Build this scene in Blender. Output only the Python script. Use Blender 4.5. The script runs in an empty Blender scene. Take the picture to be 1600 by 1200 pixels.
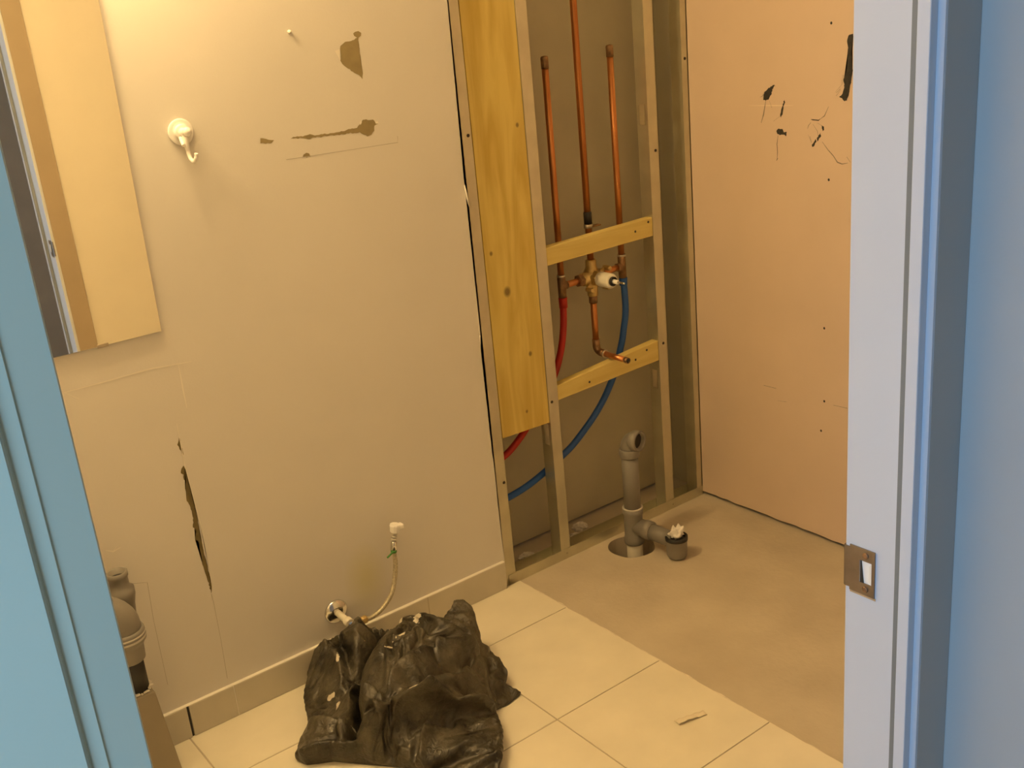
import bpy, bmesh, math, random
import numpy as np
from mathutils import Vector, Matrix, noise
random.seed(4)

# ------------------------------------------------------------------ camera
SC = bpy.context.scene
COL = SC.collection
cam_data = bpy.data.cameras.new('camera')
cam = bpy.data.objects.new('camera', cam_data)
COL.objects.link(cam)
cam_data.sensor_width = 36.0
cam_data.lens = 1656.66 / 1600 * 36.0
cam_data.clip_start = 0.02
CX, CY = -2.1923, -2.0902
cam.matrix_world = Matrix(((0.7885, 0.2678, -0.5537, CX),
                           (-0.6084, 0.2076, -0.7660, CY),
                           (-0.0902, 0.9409, 0.3266, 1.45),
                           (0, 0, 0, 1)))
SC.camera = cam
# ------------------------------------------------------------------ world, light, exposure
SC.view_settings.view_transform = 'Standard'
SC.view_settings.look = 'None'
SC.view_settings.gamma = 1.0
SC.view_settings.use_curve_mapping = False
SC.view_settings.exposure = 0.0
world = bpy.data.worlds.new('world'); SC.world = world
world.use_nodes = True
world.node_tree.nodes['Background'].inputs[0].default_value = (0.5, 0.6, 0.8, 1)
world.node_tree.nodes['Background'].inputs[1].default_value = 0.02

def lamp(name, kind, loc, power, color, size=None, size_y=None, target=None):
    d = bpy.data.lights.new(name, kind)
    d.energy = power; d.color = color
    if kind == 'AREA':
        d.shape = 'RECTANGLE'; d.size = size; d.size_y = size_y
    else:
        d.shadow_soft_size = size
    o = bpy.data.objects.new(name, d); COL.objects.link(o)
    o.location = loc
    if target is not None:
        o.rotation_euler = (Vector(target) - Vector(loc)).to_track_quat('-Z', 'Y').to_euler()
    return o
WARM = (1.0, 0.68, 0.30)
# three warm bulbs of the vanity fitting above the mirror
for bx in (-1.93, -1.74, -1.55):
    lamp('vanity_bulb', 'POINT', (bx, -0.17, 1.98), 13.0, WARM, 0.055)
# daylight through the hall window, to the left of the doorway
lamp('hall_daylight', 'AREA', (CX - 1.0, CY + 0.075, 1.15), 18.0, (0.40, 0.67, 1.0), 0.62, 1.5, (CX + 1.0, CY + 0.075, 1.15))

# ------------------------------------------------------------------ measured outlines (metres, on their walls / floor)
PA={"torn": [[[-1.0509, 1.423], [-1.0381, 1.4303], [-1.0159, 1.4326], [-1.0079, 1.4362], [-1.0061, 1.4261], [-1.0059, 1.3992], [-1.0073, 1.3794], [-1.0059, 1.3621], [-1.0084, 1.3508], [-1.0155, 1.3602], [-1.0294, 1.3688], [-1.0431, 1.3786], [-1.0518, 1.3866], [-1.0556, 1.394], [-1.0526, 1.4064]], [[-1.0165, 1.4453], [-1.0117, 1.4482], [-1.0031, 1.4492], [-0.997, 1.4451], [-0.9985, 1.4396], [-1.0044, 1.4364], [-1.0067, 1.4304], [-1.0085, 1.4362], [-1.0147, 1.4401]], [[-1.1973, 1.2507], [-1.1903, 1.254], [-1.1682, 1.2518], [-1.1515, 1.2544], [-1.1407, 1.2501], [-1.1258, 1.2509], [-1.0994, 1.2494], [-1.0724, 1.2496], [-1.0583, 1.2527], [-1.0377, 1.2523], [-1.0257, 1.2626], [-1.0208, 1.2672], [-0.9957, 1.2646], [-0.9908, 1.2581], [-0.9832, 1.2541], [-0.9943, 1.2511], [-0.9959, 1.2409], [-1.0041, 1.2331], [-1.015, 1.231], [-1.023, 1.2356], [-1.0324, 1.2422], [-1.0597, 1.2435], [-1.0868, 1.2442], [-1.1135, 1.2449], [-1.1399, 1.2456], [-1.1564, 1.2445], [-1.1672, 1.248], [-1.1845, 1.2503]], [[-1.2635, 1.2612], [-1.2583, 1.2605], [-1.251, 1.2581], [-1.2341, 1.2535], [-1.2403, 1.2487], [-1.2543, 1.2487], [-1.2653, 1.2511]], [[-1.176, 1.2098], [-1.1729, 1.2151], [-1.1659, 1.2176], [-1.1598, 1.2152], [-1.1577, 1.2083]], [[-1.553, 0.6289], [-1.5503, 0.6144], [-1.5505, 0.5899], [-1.548, 0.5594], [-1.5474, 0.5292], [-1.5476, 0.494], [-1.5488, 0.4588], [-1.5486, 0.4176], [-1.5471, 0.3753], [-1.5469, 0.3384], [-1.5513, 0.3233], [-1.5522, 0.3617], [-1.556, 0.3921], [-1.5567, 0.4183], [-1.5547, 0.4432], [-1.5555, 0.4538], [-1.5613, 0.4586], [-1.5581, 0.4701], [-1.5547, 0.4774], [-1.5607, 0.4879], [-1.5572, 0.4986], [-1.5564, 0.5124], [-1.5558, 0.5248], [-1.5589, 0.5424], [-1.5617, 0.5544], [-1.5594, 0.5684], [-1.5588, 0.583], [-1.5544, 0.5913], [-1.5585, 0.5986], [-1.5569, 0.6093], [-1.5619, 0.6144], [-1.558, 0.6243]], [[-1.5492, 0.6937], [-1.5494, 0.6746], [-1.5484, 0.6517], [-1.5513, 0.656], [-1.5546, 0.6715], [-1.5571, 0.6771]]], "pale": [[[-1.0655, 1.4145], [-1.0535, 1.4171], [-1.056, 1.394], [-1.0582, 1.3984]], [[-0.9912, 1.2596], [-0.9842, 1.2596], [-0.9829, 1.2541], [-0.9902, 1.255]], [[-1.0298, 1.2631], [-1.0244, 1.2668], [-1.0241, 1.2618], [-1.0283, 1.257]]]}
LA={"pale": [[[[-1.748, 0.8479], [-1.6787, 0.8478], [-1.5803, 0.8494], [-1.4945, 0.842]], 0.0026], [[[-1.5213, 0.8446], [-1.5223, 0.7917], [-1.5221, 0.7494]], 0.003], [[[-1.7463, 0.8465], [-1.7242, 0.8277]], 0.002], [[[-1.549, 0.7222], [-1.5497, 0.6915], [-1.5499, 0.6628], [-1.5502, 0.629], [-1.5471, 0.564], [-1.544, 0.5078], [-1.5426, 0.441], [-1.545, 0.3482]], 0.0016], [[[-1.7421, 0.5051], [-1.7285, 0.4972], [-1.7125, 0.5006]], 0.003], [[[-1.7285, 0.4972], [-1.7201, 0.5061]], 0.002]], "line": [[[[-1.214, 1.2103], [-1.0858, 1.2089], [-0.9399, 1.2077], [-0.939, 1.2212]], 0.001], [[[-1.5511, 0.3216], [-1.5499, 0.3024], [-1.5511, 0.2054], [-1.5546, 0.1069]], 0.001], [[[-1.7086, 0.4142], [-1.6769, 0.4038], [-1.6817, 0.3134], [-1.6832, 0.1544]], 0.001], [[[-1.5449, 0.0766], [-1.5306, 0.0865]], 0.0012]]}
PB={"dark": [[[-0.5111, 1.3367], [-0.5175, 1.339], [-0.5232, 1.3401], [-0.5239, 1.3349], [-0.5225, 1.3219], [-0.5196, 1.309], [-0.5192, 1.2933], [-0.5218, 1.2722], [-0.5237, 1.2563], [-0.5208, 1.2378], [-0.5163, 1.2165], [-0.5133, 1.2003], [-0.5085, 1.1895], [-0.502, 1.1882], [-0.4953, 1.1949], [-0.487, 1.1982], [-0.4968, 1.2071], [-0.5, 1.2165], [-0.5014, 1.2273], [-0.4987, 1.2354], [-0.5028, 1.246], [-0.5074, 1.2619], [-0.5088, 1.2804], [-0.5101, 1.2988], [-0.5109, 1.3093], [-0.5075, 1.3225]], [[-0.2589, 1.2034], [-0.2647, 1.212], [-0.276, 1.2206], [-0.2947, 1.2277], [-0.2872, 1.2163], [-0.2852, 1.2062], [-0.2756, 1.1918], [-0.2662, 1.1889], [-0.2579, 1.1903]], [[-0.3248, 1.1933], [-0.3273, 1.1848], [-0.3218, 1.1747], [-0.3198, 1.1603], [-0.3142, 1.1472], [-0.3113, 1.153], [-0.3143, 1.166], [-0.32, 1.1776]], [[-0.299, 1.1134], [-0.3065, 1.1201], [-0.3176, 1.1197], [-0.3231, 1.1111], [-0.3316, 1.1128], [-0.3293, 1.1011], [-0.3212, 1.1052], [-0.3101, 1.1035], [-0.3026, 1.1062]], [[-0.437, 1.1309], [-0.4439, 1.1282], [-0.4447, 1.1198], [-0.4406, 1.1169]], [[-0.4337, 1.1139], [-0.4362, 1.1055], [-0.4286, 1.0954], [-0.4252, 1.091], [-0.4234, 1.0981], [-0.4303, 1.1082]], [[-0.4199, 1.098], [-0.4224, 1.0923], [-0.4147, 1.0793], [-0.4094, 1.0776], [-0.4084, 1.0833]]]}
LB={"dark": [[[[-0.3045, 1.1033], [-0.3005, 1.0811], [-0.3022, 1.0605], [-0.3001, 1.0396]], 0.0016], [[[-0.2989, 1.0395], [-0.3031, 1.0456]], 0.004], [[[-0.4058, 1.1444], [-0.411, 1.1436], [-0.4284, 1.1425], [-0.4335, 1.1462]], 0.0026]], "smear": [[[[-0.5042, 1.2593], [-0.5007, 1.2353]], 0.002], [[[-0.4911, 1.2144], [-0.4787, 1.2004]], 0.002], [[[-0.5128, 1.2272], [-0.5012, 1.1976]], 0.003], [[[-0.4962, 1.2488], [-0.4933, 1.226]], 0.0015], [[[-0.2628, 1.2121], [-0.2558, 1.2005], [-0.2474, 1.197]], 0.0015], [[[-0.2929, 1.2277], [-0.2983, 1.2234]], 0.0015], [[[-0.411, 1.1332], [-0.425, 1.1165], [-0.4286, 1.0996]], 0.0015], [[[-0.397, 1.1073], [-0.4077, 1.0876]], 0.0015], [[[-0.4249, 1.1362], [-0.4422, 1.1282]], 0.002], [[[-0.2662, 1.1889], [-0.2581, 1.1538], [-0.2501, 1.133]], 0.0035], [[[-0.2775, 1.1889], [-0.2847, 1.1715]], 0.002], [[[-0.3124, 1.1516], [-0.2899, 1.1381]], 0.0016], [[[-0.4318, 1.1448], [-0.4455, 1.1534], [-0.4572, 1.1756]], 0.0022], [[[-0.4058, 1.1373], [-0.3988, 1.1301], [-0.3953, 1.1215]], 0.0022], [[[-0.4023, 1.1031], [-0.4077, 1.0876]], 0.003], [[[-0.439, 1.0915], [-0.4564, 1.0722], [-0.4719, 1.0587], [-0.4839, 1.0437], [-0.4974, 1.0401], [-0.5141, 1.0432]], 0.0026], [[[-0.5106, 1.0576], [-0.5207, 1.0454]], 0.0026], [[[-0.4786, 1.2072], [-0.4901, 1.2166]], 0.002], [[[-0.4753, 1.2085], [-0.4949, 1.2273]], 0.0015], [[[-0.4965, 1.2273], [-0.4995, 1.2487]], 0.0022], [[[-0.2462, 0.4141], [-0.291, 0.4146]], 0.004], [[[-0.4785, 0.41], [-0.5221, 0.4115]], 0.003], [[[-0.2951, 0.3796], [-0.3259, 0.3831]], 0.002]], "pale": [[[[-0.2102, 1.1763], [-0.3034, 1.1769], [-0.3531, 1.1772]], 0.0025]]}
DB=[[-0.4631, 1.3668], [-0.4592, 0.9997], [-0.4487, 0.6159], [-0.4502, 0.4142], [-0.4405, 0.3274]]
OL=[[-1.3368, -0.0234], [-1.3222, -0.0562], [-1.3082, -0.0829], [-1.2826, -0.0977], [-1.2671, -0.1139], [-1.2287, -0.1377], [-1.1957, -0.1559], [-1.1641, -0.1676], [-1.1301, -0.1862], [-1.0924, -0.1975], [-1.0298, -0.1708], [-1.0113, -0.1936], [-1.0173, -0.2223], [-1.0367, -0.2578], [-1.0512, -0.288], [-1.034, -0.3348], [-1.0383, -0.3736], [-1.0411, -0.3782], [-1.0597, -0.381], [-1.0408, -0.4208], [-1.0843, -0.4297], [-1.1196, -0.4268], [-1.1545, -0.4549], [-1.184, -0.5152], [-1.2431, -0.6091], [-1.3045, -0.6016], [-1.3406, -0.5414], [-1.3506, -0.4737], [-1.3977, -0.412], [-1.4695, -0.3231], [-1.5164, -0.2917], [-1.5263, -0.2614], [-1.5037, -0.2306], [-1.4575, -0.1855], [-1.4171, -0.1132], [-1.3762, -0.0614]]
SMEARS=[[-1.159, -0.2049, 0.010666666666666666, 0.008666666666666668, -0.5], [-1.2301, -0.2453, 0.010666666666666666, 0.006933333333333333, -0.5], [-1.1803, -0.1604, 0.005333333333333333, 0.006933333333333333, -0.5], [-1.3956, -0.1983, 0.009333333333333334, 0.005200000000000001, -0.5], [-1.3989, -0.2336, 0.005333333333333333, 0.015600000000000001, -0.5], [-1.3438, -0.1481, 0.004, 0.013866666666666666, -0.5], [-1.3001, -0.4082, 0.013333333333333334, 0.008666666666666668, -0.5], [-1.0993, -0.2807, 0.008, 0.0034666666666666665, -0.5], [-1.2631, -0.2468, 0.010666666666666666, 0.0034666666666666665, -0.5], [-1.4101, -0.3239, 0.004, 0.0034666666666666665, -0.5]]
ZP=0.8850
BAGX=[-15230,6,-48,25,-10,-5,48,-20,61,6,-118,95,-61,44,-16,35,13,12,-3,-20,53,40,-156,41,32,25,26,21,20,13,-47,-20,85,-147,46,22,21,26,29,36,25,-10,4,-89,48,-20,36,40,-140,-18,
49,23,26,30,31,29,19,10,5,-32,-29,-29,53,40,-117,-2,-28,-3,10,13,18,18,19,18,23,30,32,-33,-3,-30,75,-106,11,-24,-1,3,7,11,15,14,15,15,27,27,13,2,-15,-30,43,40,-129,57,-30,
-13,0,-1,13,10,15,13,15,14,18,26,26,4,-22,-11,-29,51,40,-120,6,50,-43,-4,0,2,4,10,21,13,16,14,14,-21,13,43,7,-20,-8,-30,73,-107,51,-1,-28,-10,16,-1,8,-2,31,15,14,-6,2,12,15,
-9,38,3,-21,-4,-30,66,23,-153,102,-82,84,-8,-52,16,-7,6,5,6,6,-4,41,15,16,13,14,-2,-15,-14,37,-5,-10,-10,-29,58,23,-150,80,25,-19,-5,-4,-4,-4,8,5,8,8,2,-16,16,18,25,61,-15,
-18,-17,-1,30,4,-29,-3,-28,51,23,-118,14,7,40,25,-5,-11,-11,-5,-11,24,5,1,25,2,25,34,-14,-36,9,5,16,-12,36,-34,25,-27,-16,-14,50,23,-131,42,-29,36,59,5,-2,-17,-4,-7,-4,6,6,
16,36,37,-10,-32,0,10,4,0,0,9,-27,27,22,-13,-20,-29,-25,39,-14,66,23,-88,37,-48,-44,14,30,2,-23,33,2,41,6,1,-10,25,24,18,2,-22,2,18,-8,1,1,0,0,-6,-9,-4,-11,39,-6,-27,-27,-29,
15,39,-14,54,23,-80,10,-6,-25,13,-17,20,-38,-8,7,15,29,78,38,-22,11,11,-19,9,5,2,0,1,-1,3,2,-3,-18,7,-11,-22,8,15,-25,-23,-27,-34,57,38,-14,43,23,-49,-21,2,7,14,-53,24,-15,
-17,-26,-4,65,54,-14,34,34,11,11,-13,8,3,-1,-1,-1,1,4,-5,-21,3,-3,-5,-17,17,9,-19,-18,-30,-34,-50,103,-14,55,23,-60,35,-10,0,31,-22,-26,-6,-17,-12,-20,-17,11,74,60,27,21,17,
-15,-3,-2,7,1,0,0,1,-13,2,-3,-6,-3,-6,-16,-54,17,-45,-23,-17,33,-19,-27,-16,81,39,-14,43,23,-54,63,-81,-16,93,30,28,-33,-43,-73,-2,0,16,46,40,29,47,9,-1,-8,-15,12,4,-17,17,
5,-8,0,2,2,-17,-22,7,-26,-52,-31,-4,-4,1,-24,30,-12,-19,-33,-13,100,38,-14,60,23,-72,20,-52,45,-14,-9,-43,89,64,19,-15,-49,-53,-5,40,19,18,28,12,29,-1,4,0,-13,-5,14,-18,25,
12,-2,1,-7,-23,-7,1,-54,1,-39,1,-2,-3,-25,2,2,-45,27,-12,-17,-37,130,-22,69,23,-24,-57,0,40,-14,-27,-47,97,89,-1,-39,-6,-35,13,-6,34,15,12,15,21,-15,10,5,1,-16,13,-17,28,-1,
21,-3,-19,-7,1,-61,1,-26,5,2,-4,-6,-16,-22,-22,4,-13,-13,12,-23,-31,-1,91,51,-22,41,23,-13,-9,-45,2,39,-13,-47,-36,109,72,-44,22,-20,-5,-16,37,2,-18,39,16,1,13,-16,14,4,-13,
11,-15,30,4,26,-18,-5,-1,-61,-17,-6,6,10,-12,-15,-5,9,-12,-22,-31,21,-15,-58,27,-10,-2,-42,136,-22,43,21,30,-73,35,-53,25,36,-17,-68,-37,59,101,-3,14,-14,-26,17,0,-34,38,14,
32,19,-11,-3,3,11,-11,10,-13,26,25,-5,11,-5,-61,-16,-9,8,15,-20,-2,-14,9,-17,12,-20,-32,12,-19,-62,17,27,-12,-22,-41,123,-22,69,21,-14,-35,71,-45,-52,40,-51,41,48,-26,-78,
-39,43,23,61,-29,54,-11,0,-1,10,-12,20,32,1,34,-7,-4,-2,-3,-3,5,34,24,-14,11,-48,-38,6,1,20,-20,-4,-10,7,2,-26,19,-10,-33,4,-24,-64,11,30,-39,26,-18,-30,94,-22,68,22,32,-35,
33,-66,-16,19,-47,77,30,-34,-86,-25,-14,31,17,58,1,-32,80,-2,-2,1,-7,39,21,-15,41,-31,-3,24,-10,10,35,29,-22,-29,-25,-24,31,-4,0,0,-22,0,1,8,-33,20,0,-29,-7,-26,-65,6,29,-38,
9,37,-23,-51,1,64,50,-22,39,21,24,23,-24,13,-74,-42,68,-57,-123,129,60,-89,-8,-37,68,-15,-4,1,-4,14,120,-2,-3,-3,1,-3,54,-22,45,-43,-6,41,5,19,35,-17,-20,-25,-30,-6,56,-2,
-22,3,-1,-1,-6,-38,-1,20,-11,-21,-27,-64,1,29,-34,10,47,-29,-7,-6,-21,75,-23,66,21,-50,1,11,-60,37,62,-108,29,-42,114,-124,-85,76,82,-64,10,-41,17,65,24,7,-47,-45,8,108,46,
-12,10,5,1,-3,53,-3,-51,25,44,7,30,-18,-19,-40,8,-36,16,59,-7,-20,-13,-1,12,-31,-24,25,-20,-30,5,-61,-4,28,-29,12,47,5,-45,19,-15,-12,53,-36,63,22,-94,43,-9,-71,69,59,-112,
-15,35,94,-137,-72,98,36,-22,-4,-36,15,56,69,-3,-24,-62,-50,-5,62,111,17,2,-1,6,6,55,-68,6,54,16,-11,-7,-8,-16,-12,-18,-26,8,55,9,-20,10,-15,-4,-39,20,-29,-19,19,-59,-8,27,
-24,15,44,13,-48,30,-4,-7,-12,27,-36,49,21,-95,20,-25,-11,-34,74,-21,-37,-19,36,109,-137,-29,69,-9,36,-38,-14,43,59,27,0,-38,11,-29,-56,-26,46,120,18,2,22,-8,49,-5,-55,56,
28,-2,-4,-51,34,-31,-9,-37,-50,29,28,40,-18,18,-37,-13,17,-28,-16,30,-50,15,-23,-3,17,41,22,-49,34,8,-16,5,-5,-6,-35,62,21,-145,96,-81,5,42,-16,-43,-51,64,-21,-19,-8,69,84,
-142,5,27,-34,75,-52,36,25,64,-16,-33,5,21,20,6,-55,-59,11,111,52,9,5,-13,81,-102,62,39,0,-14,-32,-14,-59,-16,15,-20,5,4,13,12,27,-30,17,-21,1,-22,35,-37,26,-21,-17,15,35,
6,5,-40,60,-6,-11,-4,-48,48,1,-145,136,-123,42,8,4,12,-32,-16,-50,9,-64,82,1,105,-7,-69,-1,-51,2,51,11,13,35,26,-62,21,29,21,22,26,21,-38,-77,-43,44,120,5,-2,23,67,-108,62,
35,-9,-23,-43,11,-37,-11,-3,-14,12,4,1,-4,-4,0,15,-10,-19,36,-18,33,-14,-10,-13,36,28,9,-54,12,60,-1,-37,31,-94,-36,80,1,30,-40,-51,43,-82,74,-109,100,-109,101,-100,92,-121,
42,47,26,2,-2,-12,-13,-29,-19,-90,49,53,-1,-14,71,-77,-42,29,22,35,14,9,-27,-15,34,26,23,20,19,37,37,31,-4,-91,-87,8,128,23,5,-26,76,-66,68,-13,9,-11,-33,-49,-21,9,4,2,-3,
0,0,-2,-6,-6,-13,-6,18,18,34,1,-40,-18,5,2,79,-49,23,-50,60,-2,48,58,-177,-35,62,15,-10,-25,67,-75,74,-83,99,-72,-26,-26,-38,-8,14,-2,-16,52,-13,54,-8,-9,-18,-63,-5,-63,74,
11,-16,-32,50,-65,23,32,-35,-16,8,15,23,22,20,17,22,27,32,38,42,45,35,23,-119,-112,-26,117,33,7,-46,89,-51,95,-34,-4,-15,-21,-3,-40,-17,-3,5,2,-8,-6,-2,-1,-7,-16,35,10,-25,
0,15,-37,59,-45,35,1,-8,-27,48,28,77,-122,-25,-24,-20,64,16,23,-64,38,-8,-10,52,-51,-12,-20,-23,-36,-11,2,23,-16,41,-34,59,10,-14,-31,-60,-54,-28,115,13,-37,-42,-17,41,30,
16,-62,33,-25,14,19,22,19,23,24,29,32,37,43,42,40,36,34,-131,-132,-56,26,96,8,-50,147,-89,128,-68,-18,8,-24,-1,-5,-22,-20,-13,7,3,-12,-5,-6,-24,-44,30,25,25,-31,2,55,-26,-16,
47,4,-21,1,59,-85,-24,22,16,47,-17,-8,-3,-8,-8,4,-8,-25,-27,-32,-7,3,1,13,-35,21,45,30,-8,-32,-66,-49,-5,105,-27,-20,-46,6,52,55,-78,-28,37,12,-16,3,34,30,31,30,30,32,35,35,
36,40,39,34,31,-130,-145,-57,21,95,32,-98,58,22,111,-78,-13,0,3,-6,4,-16,-28,-11,-13,5,-2,-35,-15,-47,53,24,-48,10,26,39,-48,28,-54,46,-57,55,-24,-25,51,15,38,-79,75,-33,34,
-7,-4,-16,6,-10,-2,-28,-33,-25,-3,2,2,-19,-1,-34,42,71,9,-31,-73,-45,10,88,-25,-44,-28,18,43,8,-34,-28,16,43,-8,4,5,19,30,42,41,37,37,38,38,37,35,31,23,14,-100,-150,-62,5,
106,-34,-91,-49,109,112,-19,-9,7,10,-15,-32,17,-11,-23,-16,3,-13,-101,-20,8,-8,67,20,-1,-43,63,-35,-7,30,-24,-24,55,16,-2,-39,54,3,10,-23,-19,11,24,-13,6,4,-15,-31,-33,-17,
-1,1,3,-12,-19,-44,2,61,71,-14,-76,-48,24,61,-32,-44,-16,25,28,12,-27,-28,-2,45,22,-1,12,19,20,20,23,28,33,41,46,45,44,32,31,27,-26,-63,-138,-55,-9,114,-173,14,-11,64,87,13,
-2,14,9,-8,-54,-23,-19,-37,-4,-8,-3,56,-6,-87,55,2,14,-36,-10,35,-24,-24,36,16,8,18,10,11,1,-29,-3,15,8,3,9,-2,-24,-35,-27,-11,-1,1,1,-7,-12,-30,-55,31,83,30,-68,-43,31,32,
-35,-44,4,24,22,13,-36,-18,-16,42,36,14,12,13,22,29,23,18,21,19,33,41,53,2,40,35,12,-31,-18,-132,-23,-58,56,-108,10,-24,72,99,1,24,4,-13,12,-5,-28,-31,-46,-73,39,75,-16,-68,
-56,6,54,9,-10,-25,27,45,-23,-44,47,5,19,-15,-7,-10,32,-8,-6,15,19,11,-10,-31,-33,-20,-7,-1,-1,0,-3,-6,-21,-34,-34,-2,117,-54,-24,5,36,-41,-40,20,23,24,16,-21,-28,-33,32,38,
29,-3,34,25,22,20,24,10,19,44,28,27,30,8,17,28,-3,22,-55,-99,-35,-42,-28,-47,11,43,-9,152,-13,6,6,10,-77,-31,-35,-44,-22,-34,-30,-4,49,41,29,47,-8,-67,61,-13,2,12,-2,2,-3,
-17,21,-13,14,18,15,13,-20,-33,-28,-14,-5,-1,-2,-1,0,-2,-11,-11,-55,-15,44,9,-24,13,21,-54,-21,-18,59,39,17,-14,-33,-34,10,38,30,17,8,17,44,30,22,6,16,40,31,31,25,14,9,3,23,
6,32,-42,-103,-80,-8,-79,46,40,-63,42,141,-25,18,-73,1,14,-23,-37,-25,-20,-15,-17,27,3,21,35,-77,-26,75,3,-4,10,8,-2,-5,-18,3,11,14,14,16,9,-26,-33,-22,-11,-3,-1,-2,-1,2,2,
2,1,-16,-9,-32,16,-4,8,-46,-18,-12,-23,61,43,19,-7,-34,-34,-9,30,37,12,17,26,12,26,42,24,3,44,37,9,14,21,28,2,25,0,30,16,-91,-36,-154,8,-87,63,-61,51,148,34,10,-67,4,1,2,-16,
-66,-35,-18,34,-17,2,51,-66,-25,63,17,-5,12,5,2,-18,-9,6,12,13,14,15,1,-30,-24,-22,-8,-2,-1,-3,-2,6,7,11,3,7,-22,-41,-5,-1,-9,-49,3,-13,-28,63,46,25,-33,-8,-39,-18,18,30,38,
15,10,31,18,12,42,25,-26,30,60,38,28,8,7,8,5,11,8,30,-124,-96,-35,-7,-56,20,-66,38,155,50,-34,-9,10,5,-91,20,3,-61,-19,43,-12,-62,11,50,31,-4,11,6,-1,-19,-7,7,13,13,14,12,
-6,-25,-23,-21,-6,-1,-1,-3,-4,10,11,21,18,-62,-50,22,-2,-9,-34,-7,-5,-12,-36,46,68,-29,23,-10,-60,2,19,14,37,31,9,13,26,28,12,3,2,5,5,15,44,81,34,15,6,6,8,27,-38,-129,-73,
8,-15,-67,-48,-2,96,120,30,-29,-1,9,-127,54,-75,76,-96,21,-43,4,-29,80,23,19,8,9,-4,-20,-4,8,14,12,15,-2,-34,-6,-4,-20,-4,-1,-2,-2,-5,11,12,26,-22,-57,-47,29,18,-7,-35,-17,
6,-15,-37,18,84,-14,-7,1,-52,11,15,18,20,26,33,12,11,16,27,17,2,7,11,-9,11,26,87,40,24,11,8,8,21,-93,-117,-35,25,-53,-87,44,-10,39,162,-7,2,-24,-109,-72,67,10,3,-65,-22,-29,
80,33,23,8,9,-7,-19,-2,10,14,11,12,-32,-2,-7,-6,-18,-2,0,-3,-2,-7,12,10,-4,-1,-52,-37,-5,27,19,-36,-16,-4,-25,-30,9,9,55,17,-56,4,12,13,8,30,25,-12,50,21,11,8,15,30,2,-24,
35,-16,-15,70,33,56,45,27,4,17,-29,-94,-108,16,27,-141,-15,12,35,87,110,-5,-52,-98,-30,-27,51,-77,-7,-32,30,57,9,29,23,12,7,-10,-17,1,10,9,15,-3,-29,-4,6,-15,-8,-3,1,-3,-9,
-1,11,11,-6,-4,-15,-53,-22,-1,44,-31,-13,-4,-35,-32,29,3,42,-3,-31,5,14,13,-5,-31,62,-6,0,69,39,13,9,8,8,9,21,-18,-13,-6,30,50,48,61,53,0,12,-87,-60,-94,60,-18,-151,-11,12,
46,145,63,-29,-117,-35,-29,-27,-10,-26,71,11,35,17,26,6,-15,-10,0,9,7,11,-15,-22,5,6,-18,-4,-3,1,-3,-13,2,11,10,0,-12,5,-30,-37,-16,31,-27,-4,-25,-35,-24,24,-16,76,-44,-28,
7,44,12,-42,8,2,53,-20,-15,47,71,42,16,-19,3,44,-17,-15,-4,14,17,43,49,72,48,-36,13,-65,-68,-77,89,-34,-133,-19,-20,81,162,16,-89,-53,-103,-18,-1,60,16,31,13,40,14,-13,-5,
-2,-11,18,-3,-21,-8,3,8,-13,-6,0,-1,-4,-13,4,12,6,7,-10,-11,-10,-23,-24,13,-24,1,-19,-71,1,25,-38,0,30,-17,-2,53,27,-43,-14,0,24,25,-26,20,13,79,47,14,-12,51,-58,-18,49,-29,
46,43,38,39,39,28,16,-48,-28,-69,-52,78,-13,-98,-169,-2,223,82,-154,-72,-26,12,-26,68,26,37,8,42,28,-4,-2,-18,-1,-5,-2,-15,-8,7,-3,-1,-7,1,-1,-8,-12,6,11,5,-2,4,-9,-6,-17,
-22,-4,-24,1,-44,-61,15,25,-38,-19,41,-74,58,25,27,-4,-26,4,24,-46,42,21,-15,8,50,68,17,43,-42,-7,3,6,36,17,58,51,43,-5,51,-48,-26,-39,-34,-57,112,28,-293,-161,259,203,-227,
-32,-17,-26,43,27,26,82,38,8,24,-60,22,-13,-11,-17,-11,8,-3,-3,-5,1,-2,-13,-7,5,-3,2,10,10,-7,-6,-11,-24,-15,-13,-24,-36,-56,19,26,-41,-19,-30,-21,73,29,27,2,-50,3,-59,45,
49,-28,32,26,45,68,7,16,-6,-8,-3,2,14,18,32,47,71,-3,52,-21,-8,-32,-72,-4,4,120,-228,-253,228,148,-184,8,-39,44,26,141,27,-46,36,-30,23,-22,-23,-11,6,-3,-11,-1,5,-7,-13,-3,
-5,6,1,12,-6,7,-7,-16,-17,-29,14,-33,-31,-60,6,32,-37,-25,-44,-14,53,53,31,-6,-48,-31,-13,-13,16,49,42,36,56,34,21,-31,17,19,-6,-16,30,12,11,52,2,73,39,-16,30,-118,-3,-27,
-44,70,85,-302,44,140,-154,-11,-26,45,26,26,172,-34,-17,4,35,-31,-18,-4,-11,-7,0,2,-8,-10,-2,-5,-3,8,5,3,5,-11,-17,-25,-31,27,-6,-60,-44,-14,38,-33,-31,-52,-11,55,50,30,8,
-49,-34,-14,-14,10,35,64,52,54,14,-12,13,14,18,-19,-19,2,57,11,17,24,-5,47,64,-5,-80,-141,30,69,-99,230,-117,-107,54,-113,-36,45,26,196,-1,-42,-6,40,-45,-2,-12,-6,-3,0,-11,
-7,-4,-9,3,8,3,6,1,-12,-24,-34,-15,33,12,-73,-39,-30,36,-29,-47,-43,-12,57,46,32,17,-49,-35,-14,-12,7,23,45,83,41,40,-17,-12,30,-28,-6,-5,15,18,57,8,30,5,1,-34,-22,-19,-25,
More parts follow.
